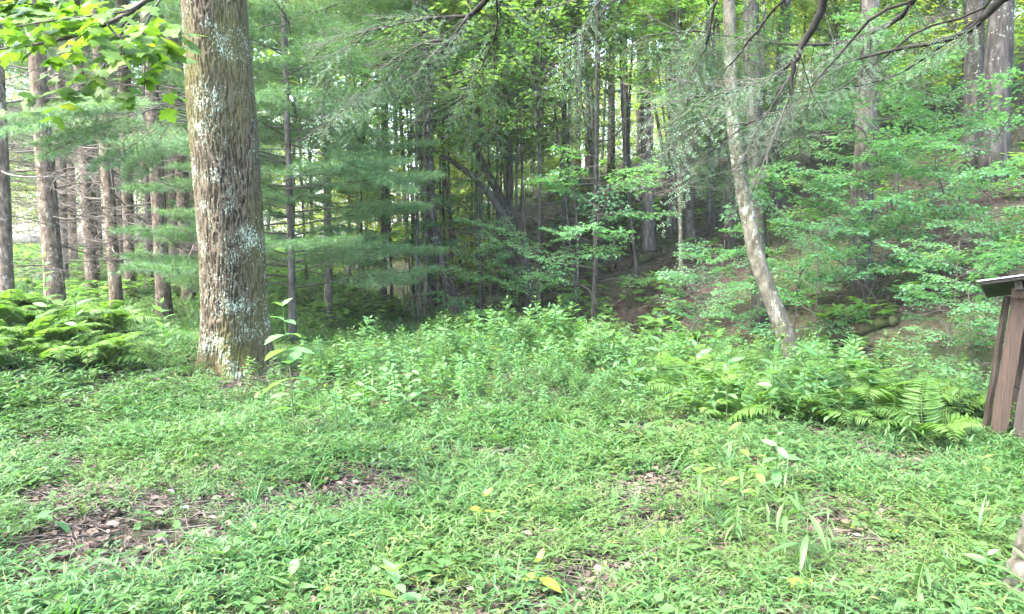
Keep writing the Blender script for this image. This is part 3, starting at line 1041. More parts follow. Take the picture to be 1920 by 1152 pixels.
# named trunks of the middle ground
NAMED = [  # name,label,px,py,px0,Y,w,bark,crown kind, crown z
    ('slender_tree', 'slim grey trunk right of the feathery pines', 716, 450, 706, 19, 13, M_GREYBARK, 'mid', 6.0),
    ('grey_tree', 'tall straight grey trunk with dark branch stubs above the clearing centre', 799, 400, 779, 22, 25, M_GREYBARK, 'mid', 7.5),
    ('slender_tree', 'thin pale sapling trunk below the tall grey trunk', 797, 520, 785, 17, 9, M_PALEBARK, 'green', 2.2),
    ('dark_tree', 'dark straight trunk right of the bent tree', 957, 400, 955, 24, 14, M_HAZEBARK, 'mid', 6.5),
    ('dark_tree', 'dark leaning trunk on the hill crest, leftmost of the bright gap', 1118, 370, 1092, 30, 17, M_DARKBARK, 'far', 10.5),
    ('dark_tree', 'upright trunk beside the dark leaning one on the crest', 1103, 340, 1098, 32, 13, M_HAZEBARK, 'far', 10.5),
    ('dark_tree', 'narrow trunk in the middle of the bright gap on the crest', 1146, 340, 1146, 33, 15, M_GREYBARK, 'far', 10.5),
    ('dark_tree', 'grey trunk right of the bright gap on the crest', 1176, 340, 1168, 31, 15, M_GREYBARK, 'far', 10.5),
    ('grey_tree', 'broad trunk with a torn orange branch stub low on the hillside', 1216, 430, 1203, 19.5, 23, M_HAZEBARK, 'mid', 9.5),
    ('grey_tree', 'broad grey trunk behind the thin pale sapling on the hillside', 1262, 420, 1262, 21, 19, M_HAZEBARK, 'mid', 9),
    ('slender_tree', 'thin pale sapling stem in front of the broad hillside trunks', 1276, 460, 1268, 16, 8, M_PALEBARK, 'green', 3.4),
    ('grey_tree', 'leaning grey trunk right of the broad hillside trunks', 1297, 450, 1262, 18.5, 18, M_GREYBARK, 'mid', 8.5),
    ('dark_tree', 'thin dark trunk left of the pale leaning tree', 1334, 440, 1330, 20, 11, M_DARKBARK, 'green', 5.0),
    ('slender_tree', 'short grey trunk just left of the pale leaning tree', 1370, 460, 1362, 17.5, 14, M_GREYBARK, 'green', 5.5),
    ('grey_tree', 'straight grey trunk behind the pale leaning tree', 1424, 420, 1412, 13.5, 33, M_GREYBARK, 'mid', 7.5),
    ('dark_tree', 'dark trunk on the slope right of the pale leaning tree', 1458, 260, 1476, 20, 25, M_DARKBARK, 'mid', 7.5),
    ('grey_tree', 'grey trunk above the shrubs on the upper slope', 1632, 200, 1626, 20, 30, M_GREYBARK, 'far', 8.5),
    ('dark_tree', 'thick bluish dark trunk near the top right corner', 1826, 130, 1828, 17, 36, M_DARKBARK, 'far', 9),
    ('dark_tree', 'thickest dark trunk in the top right corner', 1876, 130, 1884, 16, 48, M_DARKBARK, 'far', 9),
    ('dark_tree', 'thin upright trunk on the slope left of the top right trunks', 1750, 150, 1746, 24, 22, M_DARKBARK, 'far', 9),
    ('grey_tree', 'broad grey trunk whose foot stands in the shrubs right of the pale leaning tree', 1612, 520, 1632, 13.5, 42, M_HAZEBARK, None, 0),
]
cr = {'mid': crown_mid, 'far': crown_far, 'green': crown_green}
for i, (nm, lab, px1, py1, px0, Y, w, bark, ck, cz) in enumerate(NAMED):
    zt = 9 if 'shrubs right' in lab else 15
    foot, top, r = line_tree(px1, py1, px0, Y, w, zt)
    tree(nm, lab, 'tree', foot, [foot, (foot + top) / 2 + (rng.normal(0, .06), 0, 0), top], r, r * .55, bark, rng, None, crown=None if ck is None else cr[ck][i % 3], crown_z=(cz if ck != 'green' else cz - .5), crown_s=rng.uniform(.8, 1.0), deads=2, dead_z=(2.5, 6))

# pale leaning tree
Y = float(ground_hit(1488, 690)[1])
pts = [P(1492, 700, Y), P(1462, 600, Y), P(1425, 500, Y + .1), P(1402, 400, Y + .2), P(1382, 290, Y + .3), P(1371, 180, Y + .5), P(1366, 40, Y + .8), P(1362, -120, Y + 1.2), P(1360, -330, Y + 1.5)]
foot = np.array([pts[0][0] + .06, Y, float(H(pts[0][0], Y))])
tree('pale_tree', 'pale lichen barked tree leaning left over the dark creek bank', 'tree', foot, [foot] + pts[1:], 33 * Y / F / 2, 20 * Y / F / 2, M_PALEBARK, rng, crown=crown_mid[1], crown_z=4.3, crown_s=.7)
# bent tree in the centre
Y = 17
pts = [P(866, 600, Y), P(850, 560, Y), P(832, 520, Y)]
foot = np.array([pts[0][0], Y, float(H(pts[0][0], Y))])
tree('leaning_tree', 'leaning dark trunk at the far edge of the wildflower patch', 'tree', foot, [foot, P(848, 550, Y), P(826, 490, Y), P(812, 420, Y), P(806, 300, Y), P(800, 100, Y), P(798, -200, Y)], 26 * Y / F / 2, 9 * Y / F / 2, M_DARKBARK, rng, crown=crown_mid[2], crown_z=6.5, crown_s=.8)
Y = 18
pts = [P(985, 500, Y), P(950, 415, Y), P(905, 350, Y), P(858, 310, Y), P(815, 283, Y), P(780, 272, Y)]
foot = np.array([pts[0][0] + .15, Y, float(H(pts[0][0], Y))])
t = thing('bent_tree', 'dark tree bent far over to the left in the forest centre', 'tree', foot)
obj('trunk', trunk_mesh(rng, [np.array([0, 0, -.1])] + [q - foot for q in pts], .13, .035, M_GREYBARK, 8), t)
for a, d, L in ((3, (-.6, .2, .7), 1.6), (4, (-.3, -.3, .9), 1.4), (2, (.1, .3, 1), 1.8), (5, (-1, .1, .3), 1.2)):
    obj('crown', bpy.data.meshes['sapling_crown'], t, m4(pts[a] - foot, frame(np.cross(d, (0, 1, 0.01)), d), .7 * L / 1.5))
Y = 20
pts = [P(985, 495, Y), P(960, 420, Y), P(930, 350, Y), P(900, 290, Y), P(880, 200, Y), P(870, 60, Y)]
foot = np.array([pts[0][0] + .2, Y, float(H(pts[0][0], Y))])
tree('leaning_tree', 'dark leaning trunk crossing right of the bent tree', 'tree', foot, [foot] + pts, .16, .07, M_DARKBARK, rng, crown=crown_mid[0], crown_z=5.5, crown_s=.7)

# random forest behind
def far_trees(n, yr, xr, wr, crowns, zc, group, label, name='forest_tree', mats=(M_HAZEBARK, M_GREYBARK, M_HAZEBARK), cs=(.85, 1.2), seed=31):
    rng = np.random.default_rng(seed)
    for i in range(n):
        Y = rng.uniform(*yr)
        px1 = rng.uniform(*xr)
        w = rng.uniform(*wr)
        foot, top, r = line_tree(px1, 420, px1 - rng.normal(4, 14), Y, w, float(H(P(px1, 420, Y)[0], Y)) + 15)
        zw, za = zone(px1, Y, yr[0] + .3 * (yr[1] - yr[0]), yr[0] + .7 * (yr[1] - yr[0]))
        tree(name, za + label + ' ' + zw, 'tree', foot, [foot, (foot + top) / 2 + (rng.normal(0, .12), 0, 0), top], r, r * .55, mats[rng.integers(len(mats))], rng, group,
             crown=crowns[rng.integers(len(crowns))] if i % 2 or len(crowns) > 3 and i % 3 else None, crown_z=rng.uniform(*zc), crown_s=rng.uniform(*cs), deads=1, k=7)


far_trees(22, (24, 40), (640, 1120), (4, 8.5), crown_glow, (8.5, 11), 'trees in the flat woods behind', 'slim trunk in the flat woods', seed=31)
far_trees(24, (28, 40), (1080, 1960), (4.5, 9.5), crown_far, (10.5, 12.5), 'trees along the hill crest', 'slim trunk on the hill crest', seed=32)
far_trees(12, (36, 44), (420, 1000), (6, 11), crown_far, (10, 12), 'sunlit trees far behind', 'sunlit tree far back in the woods,', seed=33)

rng = np.random.default_rng(36)
for i in range(20):
    Y, px1 = rng.uniform(17, 27), rng.uniform(690, 1420)
    foot, top, r = line_tree(px1, 440, px1 + rng.normal(-8, 34), Y, rng.uniform(4, 8.5), float(H(P(px1, 440, Y)[0], Y)) + rng.uniform(8, 11))
    bow = rng.normal(0, .35)
    zw, za = zone(px1, Y, 20, 24)
    tree('slender_tree', za + 'slender bowed stem between the larger trunks ' + zw, 'tree', foot, [foot, foot * .7 + top * .3 + (bow * .8, 0, 0), foot * .35 + top * .65 + (bow, 0, 0), top], r, r * .5, (M_HAZEBARK, M_GREYBARK, M_DARKBARK)[i % 3], rng, 'slender bowed stems in the middle woods', crown=(crown_green, crown_bright)[i % 2][i % 3], crown_z=rng.uniform(4.5, 6.5), crown_s=rng.uniform(.7, 1.0), deads=2, dead_z=(1.5, 5), k=6)

# far wood as one mass
rng = np.random.default_rng(41)
n = 150
yy = rng.uniform(52, 96, n)
xx = rng.uniform(-.75, .85, n) * yy
zz = H(xx, yy) + rng.uniform(-1.0, 9.0, n) * rng.random(n)
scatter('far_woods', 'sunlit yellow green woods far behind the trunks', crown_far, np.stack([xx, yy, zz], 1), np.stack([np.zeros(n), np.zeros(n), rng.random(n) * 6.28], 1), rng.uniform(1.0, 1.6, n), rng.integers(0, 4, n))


# saplings and shrubs
def sapling(name, label, px1, py1, Y, scale, crown, rng, bark=M_TWIG, group=None, cat='sapling', tilt=0.0, stem_r=.014):
    """px1, py1 marks the middle of the crown"""
    c = P(px1, py1, Y)
    z = float(H(c[0], Y))
    foot = np.array([c[0] + tilt * .8, Y, z])
    t = thing(name, label, cat, foot, 0, group)
    rel = c - foot
    mid = rel * .5 + (rng.normal(0, .05), rng.normal(0, .05), 0)
    obj('trunk', trunk_mesh(rng, [np.array([0, 0, -.08]), mid, rel, rel + np.array([-tilt * .3, 0, 1.2 * scale])], stem_r, stem_r * .3, bark, 6, 12, .2, .006), t)
    obj('crown', crown, t, m4(rel - np.array([0, 0, 1.9 * scale]), rz(rng.random() * 6.28), scale))
    return t


rng = np.random.default_rng(51)
SAPS = [  # px,py centre of crown, depth, scale, crown, label
    (1120, 430, 14.5, .95, 0, 'maple sapling with a bright mint spray of leaves before the brown slope'),
    (1010, 545, 15.5, .7, 1, 'low leafy sapling over the dark hollow at the foot of the slope'),
    (920, 520, 16, .75, 2, 'drooping sapling below the bent tree'),
    (760, 480, 17, .8, 3, 'grey green sapling left of the leaning trunk'),
    (850, 450, 19, .9, 0, 'feathery sapling between the grey trunk and the bent tree'),
    (690, 470, 18, .8, 1, 'dim sapling at the lower edge of the feathery pines'),
    (1310, 585, 11.5, .55, 2, 'bright pale shrub left of the pale leaning tree'),
    (1350, 540, 13.5, .7, 3, 'round dull green shrub behind the bright pale shrub'),
    (1500, 430, 12.5, .85, 0, 'mint leaved sapling right of the pale leaning tree'),
    (1530, 560, 11, .7, 2, 'mint shrub at the foot of the pale leaning tree'),
    (1660, 420, 12, .9, 3, 'leafy sapling with a dark crooked stem on the slope'),
    (1760, 330, 12.5, .9, 2, 'yellow green sapling spreading under the dark corner trunks'),
    (1860, 430, 10.5, .8, 3, 'mint sapling above the tin roof'),
    (1790, 560, 9.6, .6, 0, 'leafy shrub just left of the tin roof'),
    (1680, 270, 15, 1.0, 2, 'yellowish sapling under the upper slope trunks'),
    (1820, 640, 8.8, .5, 3, 'small shrub beside the plank shed'),
    (1600, 440, 12.2, .8, 2, 'leafy sapling before the broad grey trunk'),
    (1640, 180, 12.6, .9, 0, 'tall sapling with leaves over the broad grey trunk'),
]
for px1, py1, Y, sc, ci, lab in SAPS:
    yl = any(w in lab for w in ('bright pale', 'yellow'))
    sapling('sapling' if 'shrub' not in lab else 'shrub', lab, px1, py1, Y, sc * 1.05, crown_sap[ci], rng, cat='sapling' if 'shrub' not in lab else 'shrub', tilt=rng.normal(0, .2))
for i in range(58):
    px1 = rng.uniform(600, 1090) if i % 3 else rng.uniform(1000, 1900)
    Y = rng.uniform(18, 36)
    x = (px1 - 960) / F * Y
    z = float(H(x, Y)) + rng.uniform(.8, 3.4)
    py1 = 440 - (z - CAM_H) / Y * F
    zw, za = zone(px1, Y)
    sapling('sapling', za + ('yellow green' if i % 3 else 'mint green') + ' small sapling under the forest trees ' + zw, px1, py1, Y, rng.uniform(.5, .95), crown_bright[i % 3] if i % 3 else crown_sap[i % 4], rng, group='small saplings under the forest trees')
# leafy masses over the centre
LEAFY = [
    (1010, 120, 17, 1.0, 'green leafy young tree hanging over the middle of the woods'),
    (1060, 110, 19, .9, 'bright green young tree left of the crest gap'),
    (900, 160, 18, 1.2, 'young leafy tree behind the overhanging dark limb'),
    (780, 130, 16, 1.1, 'pale green young tree above the grey trunk'),
    (1190, 10, 20, .9, 'young tree with dense leaves above the crest gap'),
    (950, 230, 21, .8, 'soft green young tree behind the bent tree'),
    (680, 250, 19, 1.0, 'young leafy tree beside the feathery pines'),
    (1340, 20, 19, .9, 'young leafy tree behind the hemlock boughs'),
    (1720, 130, 21, 1.1, 'young leafy tree on the upper slope below the long dark limb'),
    (1120, -20, 16, .85, 'leafy young tree high over the crest gap'),
]
for i, (px1, py1, Y, sc, lab) in enumerate(LEAFY):
    sapling('young_tree', lab, px1, py1, Y, sc * 1.3, crown_leafy[i % 3], rng, bark=M_GREYBARK, cat='tree', stem_r=.05)

for i in range(30):
    Y = rng.uniform(18, 30)
    px1 = (rng.uniform(560, 1000), rng.uniform(1380, 1900), rng.uniform(680, 1380))[i % 3]
    zw, za = zone(px1, Y, 21, 26)
    sapling('young_tree', za + 'young leafy tree high in the upper woods ' + zw, px1, rng.uniform(-80, 120) if i % 3 < 2 else rng.uniform(40, 220), Y, rng.uniform(1.1, 1.7) * (.6 + Y / 50), (crown_leafy, crown_glow, crown_bright)[i % 3][(i // 3) % 3], rng, bark=M_GREYBARK, group='young leafy trees filling the upper woods', cat='tree', stem_r=.05)

# undergrowth on the slope and forest floor
x = rng.uniform(-34, 40, 9000)
y = rng.uniform(11, 52, 9000)
kp = (hill_s(x, y) > -2.5) | (y > 15)
d = vnoise(x * .5 + 7, y * .5 + 3) + .25 * (hill_s(x, y) < 1) + .3 * (y > 30) - .3 * sstep(1.5, 3, hill_s(x, y)) * sstep(16, 12, hill_s(x, y))
kp &= rng.random(len(x)) < d * .8
x, y = x[kp], y[kp]
n = len(x)
und_ms = [herb_clump(180 + i, 12, .10, .22, .6).mesh('undergrowth_clump', [M_CANOPY, M_STEM]) for i in range(3)]
scatter('undergrowth', 'dull green low undergrowth over the slope and forest floor', und_ms, np.stack([x, y, H(x, y)], 1), np.stack([np.zeros(n), np.zeros(n), rng.random(n) * 6.28], 1), rng.uniform(1.0, 2.4, n), rng.integers(0, 3, n))


# ------------------------------------------------------------------ wildflower stalks
def leaf_mats_mesh(name, T, mat):
    md = MD().add(T[0], T[1], 0, .5)
    return md.mesh(name, mat)


RIB = np.tile([0., .15, 0.], 5)
leaf_obj_ms = [MD().add(*leaf_blade(.40, .05, dr), 0, v + RIB).mesh('wildflower_leaf', M_PLANT) for dr, v in ((.15, .3), (.3, .42), (.05, .52), (.22, .62))]
M_YELLOW = leaf_mat('yellow_leaf', (.15, .20, .025), (.24, .29, .035), (.28, .30, .05))
leaf_yel = MD().add(*leaf_blade(.5, .05, .2), 0, .4 + RIB).mesh('yellow_leaf', M_YELLOW)
leaf_obj_y = MD().add(*leaf_blade(.42, .05, .2), 0, .4 + RIB).mesh('yellowish_leaf', M_PLANT_Y)
leaf_long = [MD().add(*leaf_blade(.17, .03, dr), 0, v - .1 + RIB).mesh('long_leaf', M_LONG) for dr, v in ((.5, .4), (.35, .6), (.7, .75))]


def stalk_layout(seed, h, pairs, leaf, el0=.5, start=.22, whorl=2):
    rng = np.random.default_rng(seed)
    bend = rng.normal(0, .06, 2) * h
    st = np.array([(0, 0, -.03), (bend[0] * .3, bend[1] * .3, h * .5), (bend[0], bend[1], h)])
    c = curve(st, 7)
    out = []
    for i in range(pairs):
        f = start + (1 - start) * (i + .6) / pairs
        p = np.array([np.interp(f, np.linspace(0, 1, 7), c[:, k]) for k in range(3)])
        a0 = i * 1.57 + rng.normal(0, .3)
        for s in range(whorl):
            az = a0 + s * 6.283 / whorl + rng.normal(0, .2)
            el = el0 * (.2 + 1.1 * f) + rng.normal(0, .2)
            if i == pairs - 1:
                el += .45
            sz = leaf * (1.0 if .3 < f < .85 else .7) * rng.uniform(.75, 1.2)
            if i == pairs - 1:
                sz *= .7
            out.append((p, np.array([math.cos(az) * math.cos(el), math.sin(az) * math.cos(el), math.sin(el)]), sz, rng.normal(0, .3)))
    return c, out


stalks = []
for i in range(8):
    h = [.55, .62, .7, .5, .66, .75, .58, .8][i]
    c, lv = stalk_layout(400 + i, h, 11 + i % 3, [.145, .13, .155, .12, .14][i % 5], .28)
    sm = MD().add(*tube(c, np.linspace(.006, .003, 7), 4, False), 0)
    fm = MD()
    r_ = np.random.default_rng(420 + i)
    T = leaf_blade((.40, .45, .34, .24)[i % 4], .05, .2 + .1 * (i % 3))
    pos = [q[0] for q in lv]
    dd = [q[1] for q in lv]
    batch(fm, T, pos, dd, np.array([(q[3] * .5, q[3], 1) for q in lv]), [q[2] for q in lv], 0, np.clip(r_.normal(.5, .2, len(lv)), 0, .97))
    stalks.append((sm.mesh('stalk_stem', M_STEM), fm.mesh('stalk_foliage', (M_PLANT, M_PLANT, M_HERB, M_PLANT, M_PLANT, M_LONG, M_PLANT, M_HERB)[i]), lv))

rng = np.random.default_rng(61)
cand = []
tries = 0
while len(cand) < 950 and tries < 60000:
    tries += 1
    x, y = rng.uniform(-3.5, 5.3), rng.uniform(5.8, 12.3)
    jx, jy = x + rng.normal(0, .28), y + abs(rng.normal(0, .55))
    if not in_poly(np.array([jx]), np.array([jy]), FIELD)[0] or math.hypot(x - OAK[0], y - OAK[1]) < .6:
        continue
    if x > 1.5 and rng.random() < .58:
        continue
    if any((x - a) ** 2 + (y - b) ** 2 < .017 for a, b in cand[-400:]):
        continue
    cand.append((x, y))
cand.sort(key=lambda q: q[1] - (2.5 if vnoise(q[0] * 9, q[1] * 9) > .62 else 0))
rest = []
for i, (x, y) in enumerate(cand):
    edge = .5 + .85 * float(vnoise(x * 1.3 + 40, y * 1.3 + 7))
    sc = rng.uniform(.6, 1.07) * edge * (.62 + .14 * float(sstep(6.3, 8.5, y)) + .55 * float(sstep(7.2, 10.5, y)) * math.exp(-((x - .4) / 1.5) ** 2))
    kk = rng.integers(8)
    if i >= 285:
        rest.append((x, y, kk, sc))
        continue
    t = obj('wildflower_stalk', stalks[kk][0])
    t.location = (x, y, float(H(x, y)))
    t.rotation_euler = (rng.normal(0, .15), rng.normal(0, .15), rng.random() * 6.283)
    t.scale = (sc,) * 3
    tag(t, 'leafy wildflower stalk ' + ('at the near edge' if y < 7.2 else 'at the back' if y > 9.2 else 'in the middle depth') + ' of the patch, ' + ('right of the big trunk' if x < -1.1 else 'at its centre' if x < .6 else 'below the brown slope' if x < 2 else 'before the pale leaning tree' if x < 3.3 else 'by the plank shed'), 'plant', 'wildflower stalks in the clearing patch')
    if i < 45:
        for p, d, sz, tw in stalks[kk][2]:
            obj('leaf', leaf_obj_ms[rng.integers(4)], t, m4(p, frame(d, (tw * .5, tw, 1)), sz))
    else:
        obj('foliage', stalks[kk][1], t)
# the rest of the patch, smaller in the picture
stalk_joined = []
for sm, fm, lv in stalks:
    md = MD()
    c, l2 = stalk_layout(400 + stalks.index((sm, fm, lv)), [.55, .62, .7, .5, .66, .75, .58, .8][stalks.index((sm, fm, lv))], 11 + stalks.index((sm, fm, lv)) % 3, [.145, .13, .155, .12, .14][stalks.index((sm, fm, lv)) % 5], .28)
    md.add(*tube(c, np.linspace(.006, .003, 7), 4, False), 1)
    batch(md, leaf_blade(.40, .05, .2), [q[0] for q in l2], [q[1] for q in l2], np.array([(q[3] * .5, q[3], 1) for q in l2]), [q[2] for q in l2], 0, np.clip(np.random.default_rng(3).normal(.5, .2, len(l2)), 0, .97))
    stalk_joined.append(md.mesh('stalk_whole', [(M_PLANT, M_LONG, M_PLANT, M_HERB)[len(stalk_joined) % 4], M_STEM]))
ra = np.array(rest)
n = len(ra)
scatter('wildflower_patch', 'mass of further wildflower stalks filling the back of the patch', stalk_joined, np.stack([ra[:, 0], ra[:, 1], H(ra[:, 0], ra[:, 1])], 1),
        np.stack([rng.normal(0, .15, n), rng.normal(0, .15, n), rng.random(n) * 6.28], 1), ra[:, 3], ra[:, 2].astype(int))


def single_plant(name, label, base_px, base_py, h, pairs, leaf, meshes, seed, el0=.5, start=.2, whorl=2, Y=None, stem_r=.006, lean=(0, 0), cat='plant'):
    rng = np.random.default_rng(seed)
    b = ground_hit(base_px, base_py) if Y is None else np.array([P(base_px, base_py, Y)[0], Y, float(H(P(base_px, base_py, Y)[0], Y))])
    t = thing(name, label, cat, b)
    c, lv = stalk_layout(seed, h, pairs, leaf, el0, start, whorl)
    sh = lambda p: p + np.array([lean[0], lean[1], 0]) * (max(p[2], 0) / h) ** 1.5
    obj('stem', MD().add(*tube(np.array([sh(q) for q in c]), np.linspace(stem_r, stem_r * .5, 7), 5, False), 0).mesh('plant_stem', M_STEM), t)
    for p, d, sz, tw in lv:
        obj('leaf', meshes[rng.integers(len(meshes))], t, m4(sh(p), frame(d, (tw * .5, tw, 1)), sz))
    return t


single_plant('tall_plant', 'tall single stalk with broad pale top leaves just right of the big trunk', 553, 832, 1.12, 8, .24, leaf_obj_ms, 501, el0=.15, start=.2)
single_plant('tall_plant', 'tall leafy stalk rising out of the fern bank', 92, 650, .95, 9, .14, leaf_obj_ms, 502)
single_plant('tall_plant', 'leafy stalk standing left of the big trunk base', 312, 700, .75, 7, .15, leaf_obj_ms, 503)
single_plant('tall_plant', 'small stalk between the ferns and the big trunk', 150, 690, .75, 6, .13, leaf_obj_ms, 504)
for k_, (a, b, h, lab) in enumerate([
    (1297, 790, .78, 'tall stalk topping the patch where the creek bank turns dark'),
    (1362, 800, .75, 'stalk with rounded pale leaves left of the pale leaning tree foot'),
    (1443, 810, .78, 'stalk directly before the foot of the pale leaning tree'),
    (1528, 800, .85, 'stalk with wide pale leaves standing clear right of the pale leaning tree'),
    (1240, 760, .75, 'stalk at the right shoulder of the wildflower patch'),
    (1185, 770, .5, 'sparse stalk on the near edge of the wildflower patch'),
    (760, 800, .5, 'stalk with large drooping lower leaves at the near left of the patch'),
]):
    single_plant('tall_plant', lab, a, b, h, 7, .15, leaf_obj_ms, 510 + k_)
FG = [
    (1385, 960, .62, 8, .15, 'yellowish stalk with drooping long leaves in the right foreground', [leaf_long[0], leaf_long[1], leaf_obj_y]),
    (1320, 1000, .45, 6, .13, 'short pale stalk left of the drooping long leaved stalk', [leaf_long[0], leaf_obj_y]),
    (1465, 1060, .55, 7, .18, 'stalk with long blue green hanging leaves in the right foreground', leaf_long),
    (1510, 1090, .40, 5, .2, 'low stalk with the longest hanging leaf near the bare soil patch', leaf_long),
    (1715, 1150, .38, 5, .18, 'dark long leaved stalk near the bottom right corner', leaf_long),
    (1455, 930, .42, 3, .17, 'thin brown topped stalk with broad dim leaves in the right foreground', leaf_obj_ms),
    (1700, 850, .42, 8, .13, 'spiky pale stalk in front of the right ferns', leaf_long),
    (1660, 850, .34, 7, .11, 'smaller spiky stalk left of the pale spiky one', leaf_long),
    (1480, 760, .4, 7, .13, 'spiky stalk on the near edge of the right ferns', leaf_long),
]
for k_, (a, b, h, lab) in enumerate([
    (1340, 975, .42, 'leafy long leaved stalk on the left of the right foreground cluster'),
    (1415, 985, .46, 'pale stalk with pointed leaves in the middle of the right foreground cluster'),
    (1440, 1010, .38, 'lower dense stalk in front of the right foreground cluster'),
    (1495, 1020, .44, 'dark leaved stalk on the right of the right foreground cluster'),
    (1550, 1050, .34, 'short wide leaved stalk right of the longest hanging leaf'),
    (1375, 1030, .3, 'small stalk below the left of the right foreground cluster'),
]):
    FG.append((a, b, h * .9, 9, .115, lab, [leaf_long[k_ % 3], leaf_long[(k_ + 1) % 3]] + ([leaf_obj_y] if k_ in (0, 1) else [])))
for k_, (a, b, h, pr_, lf, lab, ms) in enumerate(FG):
    single_plant('leafy_stalk', lab, a, b, h, pr_ + 2, lf * .82, ms, 530 + k_, el0=-.05, start=.12, stem_r=.0042)
LOW = [
    (1012, 1115, .11, 2, .115, 'low plant with big yellow leaves at the bottom centre', [leaf_yel]),
    (745, 1150, .12, 3, .16, 'low plant with broad pale leaves at the bottom edge', [leaf_obj_ms[3], leaf_obj_y]),
    (905, 985, .12, 2, .10, 'small yellow leaved plant in the middle of the grass', [leaf_yel]),
    (550, 1130, .12, 3, .13, 'low plant with upright pale leaves in the bottom left grass', [leaf_obj_ms[3]]),
    (1850, 1110, .12, 3, .15, 'low broad leaved plant left of the corner tree root', leaf_obj_ms),
    (100, 1000, .12, 3, .14, 'low broad leaved plant on the bare left foreground', leaf_obj_ms),
    (1845, 920, .25, 4, .07, 'small sprig with tiny pale leaves by the shed', [leaf_obj_y]),
    (420, 1080, .1, 3, .10, 'low pointed plant in the left foreground litter', [leaf_obj_ms[2]]),
    (1240, 1040, .14, 3, .09, 'little yellow sprig beside the arching dry stem', [leaf_obj_y]),
]
for k_, (a, b, h, pr_, lf, lab, ms) in enumerate(LOW):
    single_plant('low_plant', lab, a, b, h * .8 + .1, pr_, lf * .95, ms, 550 + k_, el0=.35, stem_r=.003)

# ------------------------------------------------------------------ ferns
def frond(seed, L=.75, n=27, w=.30):
    rng = np.random.default_rng(seed)
    md = MD()
    t = np.linspace(0, 1, 9)
    ax = np.stack([.02 * np.sin(t * 5 + seed), L * (t * .55 + .25 * t * t), L * (.75 * t - .5 * t * t * t)], 1)
    md.add(*tube(ax, np.linspace(.004, .001, 9), 3, False), 1)
    tan = nrm(np.gradient(ax, axis=0))
    T = leaf_small(.2, .02, .18)
    f = np.linspace(.16, .99, n)
    pos = np.stack([np.interp(f, t, ax[:, k]) for k in range(3)], 1)
    tg = nrm(np.stack([np.interp(f, t, tan[:, k]) for k in range(3)], 1))
    size = w * L * np.sin(np.clip(f * 1.05, 0, 1) ** .75 * math.pi) ** .8 * .72 + .012
    for s in (-1, 1):
        d = np.stack([s * np.ones(n), np.zeros(n), np.zeros(n)], 1) + tg * .35 + rng.normal(0, .07, (n, 3)) + (0, 0, -.12)
        up = np.cross(np.array([1., 0, 0]), tg) + rng.normal(0, .15, (n, 3))
        batch(md, T, pos, d, up, size * (.9 + .2 * rng.random(n)), 0, np.clip(rng.normal(.5, .12, n), 0, 1))
    return md


frond_ms = [frond(600 + i, w=.28 + .03 * (i % 3)).mesh('fern_frond', [M_FERN, M_STEM]) for i in range(4)]


def fern(x, y, scale, label, rng, nf=8, lean_az=None, group=None):
    t = thing('fern', label, 'fern', (x, y, float(H(x, y))), 0, group)
    for i in range(nf):
        az = i * 6.283 / nf + rng.normal(0, .3)
        if lean_az is not None and rng.random() < .45:
            az = lean_az + rng.normal(0, .6)
        Rm = rz(az) @ rot_axis((1, 0, 0), rng.normal(.12, .18)) @ rot_axis((0, 1, 0), rng.normal(0, .2))
        obj('frond', frond_ms[rng.integers(4)], t, m4((rng.normal(0, .03), rng.normal(0, .03), 0), Rm, scale * rng.uniform(.75, 1.15)))
    return t


rng = np.random.default_rng(71)
for i in range(26):
    y = rng.uniform(6.7, 9.0)
    x = (rng.uniform(-90, 200) - 960) / F * y
    fern(x, y, rng.uniform(.7, 1.0), 'arching bright green fern ' + ('low in front of' if y < 7.4 else 'on top of' if y > 8.3 else 'inside') + ' the left bank, ' + ('at the frame edge' if x / y < -.66 else 'under the pale mottled pine' if x / y < -.60 else 'nearest the big trunk'), rng, 9, lean_az=-1.5, group='ferns on the left bank')
RF = [(1240, 740), (1300, 770), (1390, 790), (1450, 770), (1560, 770), (1620, 780), (1690, 790), (1740, 800), (1790, 800), (1600, 740), (1500, 740), (1735, 835), (1330, 740), (1660, 750), (1270, 720), (1420, 760), (1350, 800), (1550, 800), (1480, 800), (1710, 770), (1590, 790), (1650, 810)]
for a, b in RF:
    q_ = ground_hit(a, b)
    fern(q_[0], q_[1], rng.uniform(.72, 1.05), ('hindmost' if b < 755 else 'foremost' if b > 788 else 'middle row') + ' feathery fern among the right hand plants, ' + ('at the patch shoulder' if a < 1345 else 'before the pale leaning tree' if a < 1530 else 'left of the largest fern' if a < 1630 else 'by the plank shed'), rng, 7, group='ferns among the right hand plants')
q_ = ground_hit(1640, 790)
fern(q_[0], q_[1], 1.25, 'largest upright pale fern standing over the right hand plants', rng, 6)
q_ = ground_hit(1605, 815)
t = thing('fern', 'single bright curled fern frond lit in the right grass', 'fern', q_)
obj('frond', frond_ms[0], t, m4((0, 0, 0), rz(1.5), .55))

